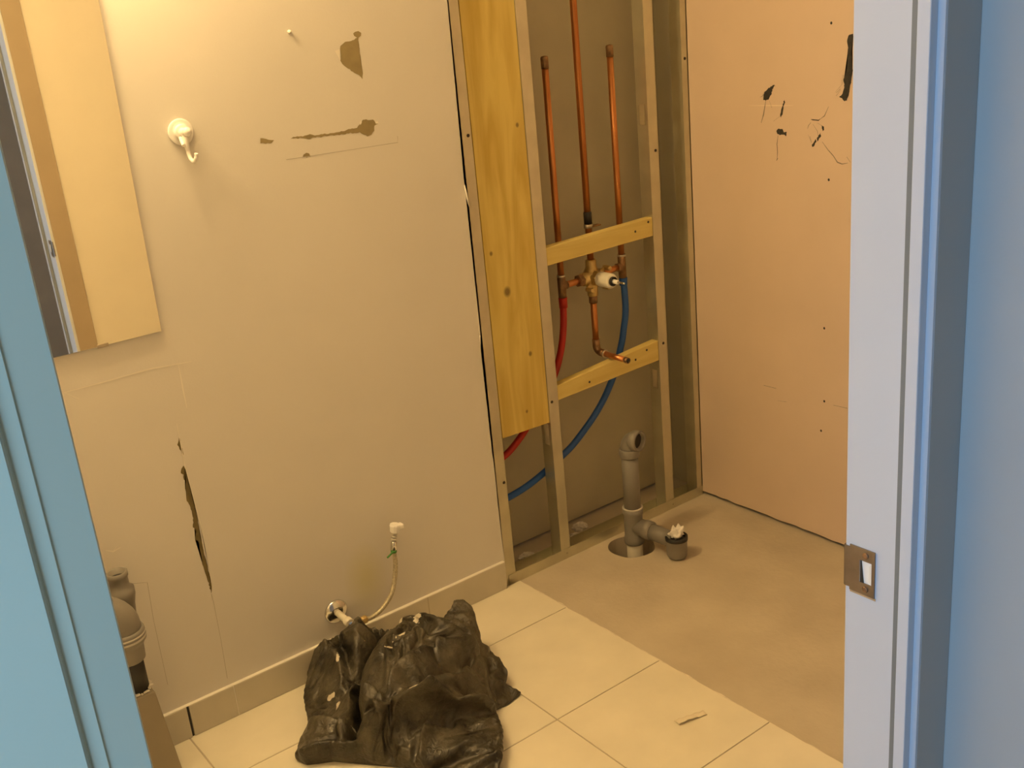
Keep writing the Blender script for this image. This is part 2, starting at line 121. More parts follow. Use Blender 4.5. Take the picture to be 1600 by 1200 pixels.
-42,42,-55,-22,216,-163,27,-114,-24,42,26,26,202,-8,-39,-2,9,-23,-26,0,8,-9,-8,-11,-3,5,7,1,8,-1,-16,-33,-32,3,29,-3,-47,-37,-42,25,-23,-49,-42,-17,58,40,10,50,-46,-38,-13,
-11,5,7,44,35,60,18,43,1,-16,25,-17,-4,16,0,12,49,6,35,-27,6,-28,-17,-23,-34,-46,26,-52,147,-81,7,-98,42,26,26,197,-51,0,-3,-23,-5,7,-13,-3,-14,-1,6,7,1,8,-3,-25,-38,-25,18,
25,-4,-31,-60,-30,10,-19,-49,-40,-23,57,22,-5,80,-35,-46,-28,4,1,12,40,39,21,14,11,25,49,-18,2,17,5,9,3,-1,7,17,41,-11,-28,-29,-41,0,-24,-3,-31,43,-76,13,-25,67,26,223,6,-61,
-15,12,-12,-8,-11,-18,4,6,5,3,6,-7,-36,-34,-15,27,-34,51,-18,-79,-32,10,-19,-50,-38,-28,57,-35,35,80,-15,-47,-21,-5,10,13,13,6,58,32,12,17,11,36,8,2,-6,-11,11,28,-3,-3,-6,
-10,-14,-12,-7,5,-30,13,-32,17,-44,-25,40,26,27,222,-23,-36,-16,17,-23,-21,4,-8,-4,8,20,-13,-45,-19,-5,5,-34,57,-6,-66,-54,12,-24,-48,-51,-16,55,-60,49,23,62,-48,-18,-12,19,
7,-13,41,2,33,31,25,29,5,48,-21,-22,12,5,31,9,-9,-1,-8,-10,-16,-5,-64,38,19,-76,53,-70,40,26,227,29,-73,-15,10,-15,-21,-1,2,1,24,-31,-35,-12,2,-17,-18,33,10,-51,-43,-9,-28,
-52,-43,-20,54,-55,13,31,88,-41,-16,-3,1,18,-9,27,50,38,22,8,6,7,-27,37,-21,21,-5,29,-13,31,-4,6,-1,-20,-35,-59,32,34,-119,64,-58,32,26,23,239,4,-76,-18,14,-40,27,-5,18,-39,
-21,-7,2,-18,-20,31,6,-36,-35,-27,-27,-45,-44,-52,51,-27,15,29,3,34,12,8,-16,8,-27,16,18,72,12,17,14,-19,-2,8,12,16,17,9,5,21,2,-65,-60,16,15,10,22,30,-64,-54,-19,42,22,23,
234,-4,-82,-14,23,-3,4,-29,-13,-1,-11,-37,6,13,12,-10,-31,-46,-31,-32,-43,-54,-6,24,16,14,3,19,18,22,29,-13,-1,8,14,-13,0,19,19,17,15,14,15,15,13,8,6,-29,-22,-18,-5,31,23,
-10,-48,24,-94,5,29,22,23,229,-9,-27,-18,-23,-4,-19,-50,-19,11,24,4,-24,26,-8,-69,-36,-27,-39,-58,-12,22,29,13,-7,26,28,33,0,10,-9,6,18,-13,-10,22,17,15,12,14,-6,22,12,10,
8,-18,-26,9,16,24,-50,-32,41,-80,-13,-18,35,22,23,209,5,-45,-4,-37,-56,25,13,-25,12,-18,10,-1,-17,-76,-30,-28,-78,7,27,19,18,2,10,48,28,-3,5,-7,7,0,1,-17,22,15,11,15,11,-18,
-9,-8,-7,-5,-4,50,3,44,-29,-4,-43,-23,-9,-27,23,22,23,198,-27,-91,-17,-13,42,29,-44,9,15,0,1,-95,-35,-33,-34,-17,23,9,12,13,15,30,38,3,2,-5,7,1,-4,-22,21,14,10,10,3,0,-10,
-10,-11,-16,12,17,32,-8,31,-58,5,-14,-15,-42,31,22,23,134,-22,-24,39,16,-38,1,-3,12,-39,-66,-29,-14,-36,-36,8,33,11,11,16,30,20,19,1,-1,4,4,-9,-26,20,8,6,4,-6,-13,-13,-7,-1,
14,19,15,20,2,-1,-25,4,-39,-30,-25,67,29,3,59,41,-21,56,-16,-10,-4,-36,-51,-28,-27,-36,-36,5,36,19,11,15,23,25,20,4,-1,4,2,-15,-26,-4,-3,6,12,-22,-6,0,4,17,15,14,7,26,-5,-22,
-4,-17,-36,-25,62,28,11,-40,90,-5,-6,18,29,-24,-37,-17,-125,36,-34,1,37,27,12,14,19,28,20,8,-1,-5,7,-24,-16,-2,-5,-14,-3,5,5,3,-23,32,10,11,12,9,8,-7,-7,-17,-61,56,29,-20,
2,90,3,10,-44,27,-31,-41,-92,16,-18,-4,21,46,15,14,16,30,21,10,1,-6,-9,-6,-16,-6,-5,-5,-22,12,3,-49,29,-3,-35,6,6,7,9,21,53,-72,-24,47,28,17,2,-28,80,46,-11,-40,11,-43,-83,
-25,13,-7,12,50,21,-3,36,28,24,8,7,-5,-5,-4,-36,3,-57,14,13,-23,10,-60,-5,-1,46,5,-8,-21,5,30,56,-78,41,28,6,5,9,-57,39,95,-37,-25,-91,-16,17,-5,2,49,26,-7,37,29,35,16,7,-3,
-5,-14,-23,-68,-37,27,11,3,0,-27,-46,35,34,17,-43,4,-14,22,-32,7,54,9,46,-19,-16,-12,-27,120,-21,-98,-17,13,-41,35,41,-4,20,49,38,34,32,7,-6,-24,-50,-30,-68,-12,-14,-10,-7,
-10,71,65,42,-22,-31,-40,-14,-20,-10,16,-15,69,-3,34,-10,-5,4,-27,-31,115,-75,-23,-33,17,-1,7,35,21,20,88,62,-3,-29,-72,5,10,-70,-4,-6,-3,-3,0,3,16,-14,-17,59,25,-35,-35,-8,
-16,2,57,10,-43,60,3,-1,-28,-11,-8,82,-98,-11,7,-11,26,29,30,25,96,8,-20,-83,-49,13,-69,41,55,18,-10,15,32,-45,-48,47,1,28,-77,51,-31,-39,9,-8,62,12,-55,-7,59,-45,41,-13,17,
-8,44,-75,43,-49,26,21,34,29,75,-2,-117,-29,8,8,62,35,25,9,-21,-7,-7,-11,7,-42,-53,10,9,3,4,-42,9,-16,67,1,-32,-1,-12,23,2,24,3,-7,-19,72,-61,41,-62,54,14,44,55,-124,43,17,
-15,61,28,-5,-8,7,8,-2,-5,-9,5,-45,-51,2,1,3,-7,-48,7,55,10,-29,-2,-12,22,6,7,20,-6,-23,-24,88,-49,30,-47,66,39,-43,11,8,10,24,-17,34,35,-11,10,1,0,-7,-16,7,-47,-49,2,-27,
-22,-12,20,-8,59,4,-21,6,-11,20,-1,17,18,-6,-24,-19,-16,89,-35,24,-24,-9,70,-4,18,-28,49,-26,30,22,23,-45,-11,30,6,-2,-7,-48,-46,5,-29,-7,-18,21,-25,67,13,-23,12,-10,13,1,
19,10,-39,21,-18,-19,-23,93,3,-26,29,62,-12,-11,-46,-13,49,30,-2,48,-22,-42,-10,3,10,18,-59,-2,-15,-8,-18,-8,-10,-5,10,-49,102,-8,6,18,-9,-2,16,15,4,-43,27,-8,-14,-35,25,68,
-26,31,16,35,-52,7,-39,36,43,-9,52,-20,-10,-31,-13,-12,36,-35,-5,-8,-12,-17,-5,-9,-7,-10,59,12,1,17,-7,-3,-5,-11,40,-43,16,14,-15,-5,11,36,-17,23,29,40,-33,-48,-11,35,35,7,
8,40,-26,-21,-26,-17,9,-17,14,-10,-23,-6,-27,-1,-18,-15,29,-49,105,-17,46,-1,-3,-38,18,23,-27,16,15,-41,32,9,12,-24,38,39,39,-14,-52,6,-17,19,20,17,0,41,-56,-7,-8,5,-19,8,
-11,-21,-15,-13,-8,-10,-17,9,63,-12,40,-43,22,18,-22,-23,14,37,-22,-9,-25,15,24,25,-27,41,49,44,-42,-81,40,24,18,11,12,21,-33,-7,-5,1,-19,-14,-12,-3,-15,-8,-8,-27,-2,-11,70,
2,16,7,-23,-22,16,9,-4,17,-42,13,8,25,13,-20,20,28,59,-21,-63,-16,-19,8,23,115,-11,-13,2,-19,11,-34,-1,-9,-9,-8,-8,-14,-27,1,-39,29,-49,104,25,-22,-23,26,13,-21,-10,15,7,15,
10,-15,28,30,-48,-18,-19,-19,16,23,22,105,-28,11,-7,-15,-3,-6,-9,-9,-9,-22,-21,-26,-12,10,51,-9,16,20,7,6,6,-41,45,9,-10,-19,-19,-19,9,23,22,103,-26,5,-10,2,-16,-4,-23,-12,
-22,-24,-7,-38,45,-49,77,7,6,6,-10,3,25,24,92,-10,-11,-9,-9,-13,-15,-27,-21,-21,-27,31,53,25,120,-30,4,-8,-19,-13,-26,-20,-22,32,-29,-25,-21,70,25,24,102,-16,-9,-19,-24,-17,
-10,-28,34,18,12,11,12,43,-51,-28,38,12,1,]
BAGY=[-2716,-17,46,23,50,2,65,-27,-316,-18,6,64,11,41,39,38,81,74,73,-28,-429,-27,-49,86,81,70,65,65,64,73,94,-28,-547,-48,121,84,68,62,59,41,60,74,71,21,65,-28,-668,-27,-81,56,
110,78,69,64,64,64,66,64,66,71,92,-29,-772,-27,-87,107,32,97,79,70,67,67,66,66,66,61,62,68,64,-29,-883,-59,91,63,78,80,73,70,68,68,68,69,64,64,24,73,76,-29,-959,-27,-95,112,
43,89,64,73,72,71,62,66,71,71,36,61,61,67,77,71,-29,-1061,-26,-109,74,110,35,95,48,69,69,71,66,66,56,70,71,70,66,42,60,78,66,-29,-1171,-106,125,59,60,69,74,72,62,65,55,70,
69,71,72,71,68,75,36,51,77,62,-29,-1287,-28,-93,156,-107,91,74,2,101,73,68,72,67,70,58,53,70,70,73,71,69,80,82,17,39,78,68,-29,-1408,-29,-92,95,56,27,50,76,75,74,61,72,71,
71,67,49,74,74,75,51,79,88,86,58,-7,65,70,57,-28,-1529,-28,-81,90,68,13,60,71,72,59,69,59,67,69,69,73,58,77,78,58,46,82,78,87,31,67,68,24,69,73,-25,-1664,-29,-64,74,30,58,
50,75,69,65,72,69,71,28,70,73,75,75,66,44,65,80,75,71,69,73,59,36,48,66,66,66,-12,69,-25,-1876,-28,-36,99,-49,-2,84,41,73,64,62,70,57,70,73,61,74,49,45,71,61,71,83,62,81,62,
66,66,73,63,71,58,40,58,58,70,60,-36,69,-25,-2052,-29,-37,68,76,39,53,62,15,67,76,77,73,71,16,75,17,68,90,52,78,74,74,73,74,67,57,67,73,69,65,72,71,55,30,71,70,58,51,-57,69,
-25,-2229,-28,-25,73,56,86,80,42,8,69,45,77,89,55,65,76,-46,72,83,82,77,59,60,68,70,72,72,58,72,67,71,70,71,20,65,72,71,72,66,64,41,6,-25,-2361,-28,-22,47,86,92,126,-5,67,
19,42,97,86,87,60,-24,31,81,64,58,71,71,73,48,61,67,72,71,66,72,64,54,69,70,71,37,70,58,70,72,57,69,52,61,-80,69,-25,-2538,-28,-43,75,77,123,70,132,-25,67,-4,108,36,74,68,
51,66,44,16,69,70,71,71,51,62,69,53,68,69,64,68,72,69,70,65,67,39,67,69,69,65,64,40,71,70,60,57,-99,69,-25,-2749,-28,-69,132,-92,74,44,121,172,113,-43,79,13,64,64,73,20,56,
63,59,69,40,68,67,67,71,66,54,70,42,62,70,72,72,66,71,66,45,73,55,54,65,67,61,70,72,55,52,69,69,67,-39,-28,-2879,-28,38,-91,68,79,60,173,177,-17,28,70,56,54,47,59,72,24,53,
63,62,58,70,64,66,68,70,57,69,41,69,55,73,66,72,69,33,71,63,56,61,70,71,71,56,68,57,71,69,49,72,69,51,-129,64,-29,-3041,-28,30,76,-109,66,85,74,185,182,-20,45,57,30,69,72,
62,31,58,61,33,57,70,62,73,64,66,71,59,70,38,67,50,67,73,72,28,70,71,71,45,71,70,71,66,71,68,63,47,70,45,45,77,57,69,-59,-29,-3169,-28,74,-39,126,-125,86,82,91,184,170,47,
-43,59,70,68,64,58,72,58,31,53,40,54,80,73,61,65,71,62,70,45,22,74,73,73,27,69,71,68,54,69,71,70,66,70,68,69,61,56,70,36,56,46,73,71,57,-58,-28,-3334,-28,53,12,44,13,-11,129,
-128,92,82,118,181,153,58,66,29,48,3,55,70,71,71,59,47,34,65,43,76,73,68,72,70,66,13,44,70,74,43,58,72,71,52,69,71,71,68,71,65,64,71,63,63,70,27,62,44,66,51,70,58,-49,-28,
-3462,-28,75,41,51,90,-36,71,-149,135,56,149,194,132,59,77,60,8,59,43,18,71,62,71,72,33,43,76,39,89,74,55,76,66,17,38,62,64,66,69,44,68,71,70,66,71,71,68,61,62,71,67,68,71,
19,66,45,65,63,45,62,49,67,-132,64,-28,-3627,-28,68,64,61,46,117,2,-34,-170,255,23,140,232,113,-9,87,67,65,63,50,38,-6,64,70,72,69,60,24,80,36,96,78,32,79,50,34,72,53,60,59,
68,31,73,65,70,72,72,72,55,70,63,72,71,70,13,69,48,66,63,3,59,68,72,63,-61,-28,-3792,-28,22,42,33,79,74,26,40,116,62,-117,-22,333,-239,278,209,81,-40,80,101,73,74,69,62,43,
-1,36,66,70,33,60,83,17,94,104,56,33,74,43,72,71,62,22,57,68,40,72,67,71,72,71,62,68,59,71,68,69,17,71,51,67,63,-15,72,53,67,65,63,-59,-28,-3913,-28,-2,57,77,69,62,36,131,
-11,156,-104,-6,398,-327,345,139,23,-21,79,105,121,40,74,84,69,50,17,-32,70,48,71,64,74,12,129,84,2,77,74,70,69,56,55,7,70,74,49,72,67,71,70,72,57,63,68,71,61,24,72,54,69,
62,-30,68,49,58,71,66,67,-66,-28,-4029,-28,-22,70,39,75,95,72,61,140,-129,128,45,-44,304,-248,349,139,-18,12,112,104,76,74,44,76,82,89,72,32,-63,37,71,56,54,24,122,125,-7,
70,80,66,0,59,71,76,58,63,72,70,63,70,69,60,70,66,67,71,53,44,53,65,70,62,-43,61,46,51,72,59,70,78,-74,-28,-4181,-28,-32,97,-58,54,72,64,52,107,77,75,163,-140,238,4,-189,212,
-106,386,29,-10,91,85,104,67,60,64,69,69,72,98,94,58,-46,-3,67,59,69,-10,155,40,40,88,59,23,68,74,81,66,14,74,78,76,74,67,64,68,69,71,69,48,61,39,66,70,66,-50,68,64,51,18,
68,61,77,-22,-4371,-8,-4,69,-6,38,69,47,18,52,80,104,119,35,174,-101,195,87,-295,76,87,311,-42,96,63,96,114,43,67,68,69,72,73,68,87,105,87,9,-63,43,68,74,2,157,-23,94,62,45,
59,68,-18,69,97,97,66,73,74,74,74,71,69,72,69,49,71,21,70,72,69,-44,46,90,25,59,24,76,6,61,32,-28,-4800,-8,77,-12,10,47,10,47,22,34,15,42,23,34,30,21,46,57,72,67,47,13,68,
68,64,152,146,-73,72,102,-150,89,92,123,62,73,80,87,77,70,70,68,70,73,75,78,67,75,109,108,39,-69,19,61,78,-22,174,-55,118,78,-5,43,46,61,84,91,85,82,78,74,73,73,70,71,73,64,
63,24,68,39,55,50,54,35,-11,58,49,-5,40,56,68,63,-28,-5076,-26,65,8,42,15,56,0,58,7,86,58,-6,104,94,74,56,-5,65,37,68,70,11,55,104,62,189,6,68,-38,28,67,70,53,49,92,73,71,
74,69,70,71,70,70,73,76,77,78,66,68,119,120,63,-59,-47,55,82,-2,169,-55,141,14,56,48,72,61,73,72,83,81,83,80,76,72,73,60,49,73,58,64,57,3,40,-10,43,49,59,68,-26,28,51,108,
45,44,-15,-5237,-26,77,-8,43,70,72,40,51,60,69,20,-16,79,136,87,71,13,63,-13,72,73,70,15,89,66,215,29,-20,-80,28,179,10,66,128,1,87,66,68,70,72,72,71,73,73,74,72,76,79,80,
50,127,131,82,-31,-111,38,96,23,77,13,131,68,15,72,76,76,70,66,68,80,78,87,72,78,39,68,64,65,65,6,55,-14,67,71,-15,64,69,51,-44,89,45,-5207,-26,90,36,65,69,70,63,59,55,31,
0,-9,75,119,136,52,64,56,-53,62,80,81,36,87,70,188,-74,23,-51,67,188,-7,51,207,-16,31,76,72,59,66,69,72,72,74,75,76,77,79,77,70,51,128,138,86,-19,-117,39,49,87,-16,45,80,139,
28,94,81,72,67,69,63,67,83,73,88,94,33,16,65,33,23,56,63,55,33,38,52,-18,42,44,45,-5249,-26,86,-18,52,58,63,70,71,58,62,41,72,18,-15,14,78,102,125,107,21,63,23,-14,81,93,64,
74,82,133,-60,-46,-21,132,170,-56,190,140,41,-27,66,59,71,72,71,65,66,69,71,72,74,76,75,75,75,28,119,167,98,7,-118,48,-50,115,46,-2,124,46,139,89,72,66,61,69,66,75,60,77,44,
47,73,76,2,71,50,47,16,63,54,-58,45,46,-5247,-26,61,7,61,70,71,38,33,72,70,46,61,75,49,2,-11,40,82,93,108,96,95,-33,72,33,22,99,93,68,89,67,-72,-60,35,150,147,22,196,97,80,
-40,19,70,61,66,73,76,76,73,71,67,65,64,65,72,72,74,15,130,170,94,34,-127,45,-39,101,22,27,66,163,104,93,76,45,70,71,70,58,88,126,-42,61,-27,23,59,63,105,51,-76,45,46,-5200,
-26,63,54,71,69,67,23,53,63,63,67,71,69,27,-11,14,61,81,87,93,86,93,-3,62,60,7,87,117,62,71,17,-78,-67,116,131,126,69,165,118,115,-34,-15,47,68,73,72,67,71,72,75,75,70,64,
52,75,65,69,73,21,120,161,77,37,-87,-40,77,68,-5,-8,169,94,141,64,75,71,72,76,71,54,42,77,77,22,42,56,46,68,-128,14,-5181,-6,2,40,24,71,56,62,64,64,65,62,65,59,47,71,57,5,
-2,37,70,80,82,82,81,82,37,21,91,55,35,93,88,8,25,-91,-64,180,124,129,58,127,142,157,-7,-22,11,73,61,74,76,75,67,75,75,45,65,69,63,65,72,70,68,25,127,157,50,-78,48,-1,-7,62,
33,27,166,65,106,137,34,72,71,70,84,65,80,66,41,43,-4,-8,68,-68,-5154,-1,72,56,72,72,73,25,71,59,61,69,64,68,34,-3,16,52,74,78,78,77,78,67,23,47,75,62,82,69,23,23,18,-117,
-11,158,181,121,36,109,156,158,50,-24,7,44,64,77,64,73,75,66,73,55,61,56,68,73,70,69,69,60,38,94,177,-58,13,4,-54,93,8,150,7,135,62,157,104,70,59,62,28,68,71,75,40,-20,-11,
75,-7,14,-5136,14,71,67,60,72,54,21,67,73,56,62,66,72,23,0,30,62,75,78,73,72,77,57,30,59,67,72,54,72,29,30,-75,-70,52,136,198,92,51,93,163,154,98,-6,-13,49,54,52,74,76,64,
74,59,44,63,73,72,69,65,68,59,72,47,66,97,71,75,-75,67,-19,48,80,59,53,66,165,91,113,110,-23,45,68,95,54,-30,-23,50,57,15,-5103,27,67,62,72,69,19,38,71,71,54,59,71,66,9,48,
9,66,76,76,67,75,70,51,44,71,71,24,27,124,-8,19,-98,-27,94,109,206,109,48,27,212,162,129,15,-3,-1,55,75,51,62,77,64,73,67,67,42,60,58,71,71,70,72,64,69,20,159,82,18,-65,89,
-49,28,91,77,8,174,114,72,95,92,63,25,15,11,21,59,-27,73,-5067,39,61,63,71,61,11,47,71,69,51,60,73,59,44,43,-6,70,75,74,69,69,64,45,59,75,-28,-18,118,170,27,-131,-17,-14,108,
93,216,136,-33,61,204,137,207,2,38,-3,23,74,77,54,51,66,76,75,76,76,77,54,18,58,67,71,70,75,35,83,154,62,-27,-26,63,-96,135,38,19,114,158,76,103,58,91,11,66,19,45,-49,48,30,
-5045,97,8,67,67,53,7,53,72,66,47,65,66,33,57,67,-3,74,74,69,73,65,58,37,69,63,-85,-26,160,193,47,-132,-71,36,102,102,224,94,3,81,133,137,229,50,7,47,26,30,78,80,63,52,58,
77,76,69,82,75,64,12,51,60,71,70,72,23,108,167,28,-40,14,3,-30,108,54,14,145,86,123,79,104,22,-14,64,-37,34,30,-4993,121,-10,67,68,41,6,58,73,60,46,72,35,70,70,38,14,75,73,
69,72,62,50,25,67,77,-71,42,113,87,129,-136,-58,57,62,149,180,13,110,76,39,183,229,101,26,-8,30,71,52,76,80,72,60,48,77,75,108,27,99,33,52,39,49,63,75,42,72,111,159,-34,-11,
44,-74,31,111,79,-1,115,142,97,102,-63,53,2,25,24,-4935,-7,56,58,9,57,71,27,12,63,72,42,62,68,40,68,75,14,43,75,72,71,59,69,42,37,73,19,41,45,73,71,105,-126,-36,69,61,172,
167,-31,143,1,69,177,226,142,51,22,-10,70,72,38,65,78,75,73,26,103,80,74,65,75,54,44,46,37,45,80,56,105,88,135,-83,53,-7,-112,30,163,55,74,141,115,122,-73,-47,75,16,-4899,
35,56,69,21,74,5,31,63,69,35,70,59,49,72,73,3,62,73,72,73,49,73,37,52,67,60,48,66,24,64,71,-113,-10,68,71,170,113,72,41,-39,166,165,176,203,-44,72,72,10,73,76,62,35,67,83,
83,104,7,107,74,29,71,68,50,49,8,52,78,38,150,103,94,-96,89,-76,-31,50,76,139,70,114,137,-85,-48,89,-4864,10,66,68,63,59,-17,44,65,30,68,65,51,65,72,57,20,74,66,74,67,48,73,
40,63,64,74,73,75,-8,53,40,-104,23,68,74,153,103,7,38,67,144,93,213,244,-82,96,74,48,37,55,78,80,22,77,113,69,43,62,71,53,47,45,56,61,62,56,18,76,16,165,116,98,-121,107,-3,
-133,104,108,137,35,173,-141,59,16,-4839,41,15,61,65,71,-16,40,43,59,58,71,64,64,65,32,62,74,59,73,59,52,73,48,67,74,73,75,59,3,40,29,-104,56,66,85,111,108,-2,96,5,81,143,
232,194,-3,58,71,55,57,60,59,52,87,92,108,25,87,43,52,6,64,61,70,38,48,63,75,58,48,-1,132,130,108,-97,110,-75,19,67,115,106,118,-109,16,-4730,42,41,-6,88,5,101,58,-31,74,72,
70,53,60,40,69,73,54,70,49,60,72,69,69,68,69,87,36,17,-5,15,-48,69,71,89,62,109,21,114,-75,156,104,214,200,43,82,49,3,62,57,63,72,91,94,105,0,77,78,64,28,12,71,71,64,51,22,
73,53,97,26,1,86,162,120,-90,-14,-29,101,171,118,34,-105,-4579,42,-45,39,104,51,70,3,77,50,64,60,50,72,50,68,63,49,70,57,74,75,61,84,69,25,2,-5,-21,46,69,65,92,7,121,51,108,
-49,129,129,144,228,101,12,24,68,67,71,34,60,104,98,61,27,75,79,71,15,64,20,69,70,38,77,21,68,99,89,-20,80,15,127,107,21,-142,97,175,146,-149,16,-4485,42,41,-45,100,22,67,
38,73,49,57,68,71,29,73,57,57,72,60,64,67,78,80,59,11,-8,-29,-36,145,47,87,67,-30,134,88,92,-22,107,94,163,223,141,-1,21,66,63,77,58,35,108,78,37,70,32,87,74,66,66,43,8,69,
50,64,67,60,71,83,49,32,72,71,39,132,-64,92,134,12,-130,-4335,42,-74,39,101,70,21,68,64,75,73,23,72,54,64,66,51,71,65,76,87,44,3,-24,-51,-3,179,55,96,46,-55,148,121,32,35,
90,76,165,214,185,-7,10,67,66,59,81,62,47,68,60,84,69,15,69,74,72,66,58,13,65,42,68,81,29,63,49,108,101,76,47,25,40,38,66,-98,14,-4243,42,41,-88,42,104,70,51,82,15,71,71,65,
66,40,60,73,64,81,82,34,-9,-45,-48,60,156,87,91,26,-60,145,129,25,56,76,56,171,219,209,-20,12,71,66,63,64,67,74,42,70,64,89,66,22,46,77,55,73,62,39,59,47,66,50,60,65,89,92,
-10,117,84,17,67,13,-123,-4096,42,41,-86,94,61,15,76,74,70,63,65,39,63,73,65,80,77,24,-27,-55,-38,116,154,84,49,0,31,105,134,24,70,61,39,184,217,192,14,42,25,50,56,68,69,67,
76,73,74,77,71,71,35,19,71,67,70,71,59,55,48,61,65,68,74,21,-3,55,168,95,-64,-86,13,-3961,41,-99,35,92,65,60,72,73,52,70,41,72,70,74,72,9,-48,-49,-9,150,83,125,21,75,31,67,
132,28,79,46,34,193,199,187,65,0,52,62,28,62,78,80,49,69,74,74,89,47,45,56,59,75,68,52,72,68,66,61,65,69,-5,20,58,11,152,85,-139,13,-3856,42,41,-109,79,88,74,54,71,70,18,64,
66,61,85,-9,-60,-19,37,124,65,133,74,-3,105,33,123,50,38,65,36,192,183,211,65,-7,63,27,61,78,85,42,69,72,70,72,54,73,53,76,70,39,72,47,69,60,69,63,74,38,48,49,0,10,113,55,
-92,-3710,42,-79,42,88,56,70,63,64,61,36,71,62,-40,-46,3,85,82,89,100,22,89,71,59,102,30,92,39,39,193,117,214,86,42,69,31,83,77,90,67,-6,64,70,69,68,67,57,65,65,76,60,49,71,
59,49,69,73,69,66,54,14,0,-22,81,-57,-3623,42,46,-78,29,99,44,70,53,67,67,31,-51,25,-20,120,87,58,61,81,77,42,100,42,63,106,-33,113,189,87,212,152,11,60,77,73,61,35,60,59,
8,69,67,70,63,67,70,69,72,71,70,37,64,72,50,58,77,73,62,51,6,-56,-10,7,-3494,47,47,-77,37,83,43,73,70,-11,33,-23,32,100,57,77,65,73,59,38,131,65,32,98,-11,119,155,94,253,138,
36,40,39,10,56,67,51,69,27,72,67,68,70,69,70,71,70,71,70,68,27,68,74,68,73,61,11,-4,11,-52,73,-3351,47,47,-71,54,67,70,31,-25,-25,55,88,76,60,67,69,73,-7,158,107,27,39,60,
93,103,155,256,136,-10,9,56,73,11,37,76,65,39,65,66,69,70,72,71,68,68,71,70,69,69,69,48,70,51,-15,4,51,-26,80,7,-3217,47,47,-80,46,82,-40,28,31,95,69,64,56,69,-6,77,94,176,
43,29,61,80,94,213,176,97,-21,87,35,73,32,-5,78,43,75,58,67,70,72,70,71,62,70,71,70,71,71,38,67,67,6,46,-37,35,81,20,-3074,47,47,-55,-4,-3,88,80,46,35,63,18,26,73,72,193,98,
41,41,71,88,114,150,161,3,73,65,67,15,5,79,53,75,50,67,71,72,72,71,72,69,70,69,67,71,71,2,50,52,-18,20,71,82,-25,-2935,47,37,-73,86,67,-51,46,80,9,54,41,56,189,154,20,63,46,
82,51,152,191,11,79,54,69,11,18,76,70,69,43,69,72,72,72,71,69,68,70,71,70,66,64,62,-20,19,73,18,67,-3,13,-2798,23,46,-26,19,45,0,48,50,56,62,118,167,81,58,15,80,39,121,210,
16,66,64,68,35,6,75,78,62,40,73,73,72,71,65,71,72,71,68,62,61,55,65,54,37,-17,74,-2,14,-2710,23,102,-5,-59,47,48,46,34,65,57,145,117,90,11,76,39,87,209,30,54,69,68,46,14,77,
73,47,58,74,71,63,72,72,71,72,49,65,60,59,58,60,58,70,-3,72,-39,-2621,23,70,65,-68,-4,53,69,49,67,107,163,26,59,72,71,34,194,46,45,72,67,52,27,77,63,75,38,71,71,71,62,70,71,
41,63,64,49,62,61,61,58,60,50,-14,14,-2569,23,38,60,65,-65,10,27,88,55,98,167,78,11,70,90,12,162,36,67,71,68,45,49,69,69,70,62,70,38,72,70,65,71,19,64,64,54,70,60,49,58,62,
45,5,-2479,22,87,-27,59,-24,56,12,93,94,153,93,-4,56,110,11,83,99,76,58,47,59,63,70,71,71,66,15,53,67,71,71,68,66,3,62,61,75,54,75,33,62,19,50,-2408,1,44,-22,62,71,43,30,86,
154,76,37,61,110,10,98,63,67,48,74,48,70,71,66,44,59,-8,58,70,71,70,70,2,43,61,30,128,78,61,70,70,43,4,-2383,-45,26,71,65,36,66,64,-8,162,85,105,32,64,95,-19,80,46,90,83,71,
66,13,65,65,-28,61,57,74,73,72,72,69,71,69,18,32,108,81,73,65,18,-2368,-18,66,29,48,56,52,69,60,-6,190,102,46,73,50,15,5,67,98,93,75,-9,43,60,2,106,51,93,72,72,63,48,55,49,
70,69,54,76,80,31,77,20,-2357,30,61,57,28,53,9,46,71,62,43,177,29,73,40,74,-14,46,117,106,-12,64,79,51,102,85,61,52,14,71,72,71,39,23,54,67,80,76,74,12,93,5,-2346,65,11,76,
82,-5,70,6,38,61,72,62,133,56,96,1,61,4,126,58,90,74,45,57,88,34,42,53,65,73,73,71,45,50,11,68,74,74,74,58,33,-2329,60,22,78,82,1,55,54,12,69,67,66,49,125,65,88,-5,42,96,72,
55,69,56,56,79,73,2,67,76,74,74,69,70,21,19,69,62,68,71,54,38,-2325,32,70,69,72,23,64,23,31,75,65,55,70,50,114,67,69,77,-2,64,71,76,64,72,-1,68,66,62,77,65,74,72,72,24,25,
67,60,69,65,30,80,-2338,44,68,54,70,45,59,16,48,84,40,72,56,69,27,102,98,41,55,62,67,30,74,34,54,75,35,79,68,77,74,73,71,-23,72,66,63,65,71,67,52,14,-21,-2335,49,72,37,72,
70,24,33,60,84,32,71,65,57,59,69,118,42,59,26,39,70,58,54,38,77,21,81,73,73,78,75,14,38,72,63,71,64,72,71,32,44,-2366,2,111,40,76,52,75,45,26,83,48,44,59,69,81,66,100,47,36,
9,65,31,73,54,54,71,71,25,81,80,75,31,72,38,62,70,59,73,60,72,67,54,-11,-21,-2361,90,52,73,58,20,67,76,80,-3,65,71,78,81,84,12,51,48,49,71,19,65,80,61,64,66,58,46,55,57,56,
77,38,72,73,63,70,61,72,69,44,14,-2392,58,60,47,59,83,48,47,48,64,90,4,75,81,74,70,74,47,42,47,12,35,40,66,60,65,93,86,41,84,22,79,44,76,74,75,60,72,72,32,64,43,-2402,36,68,
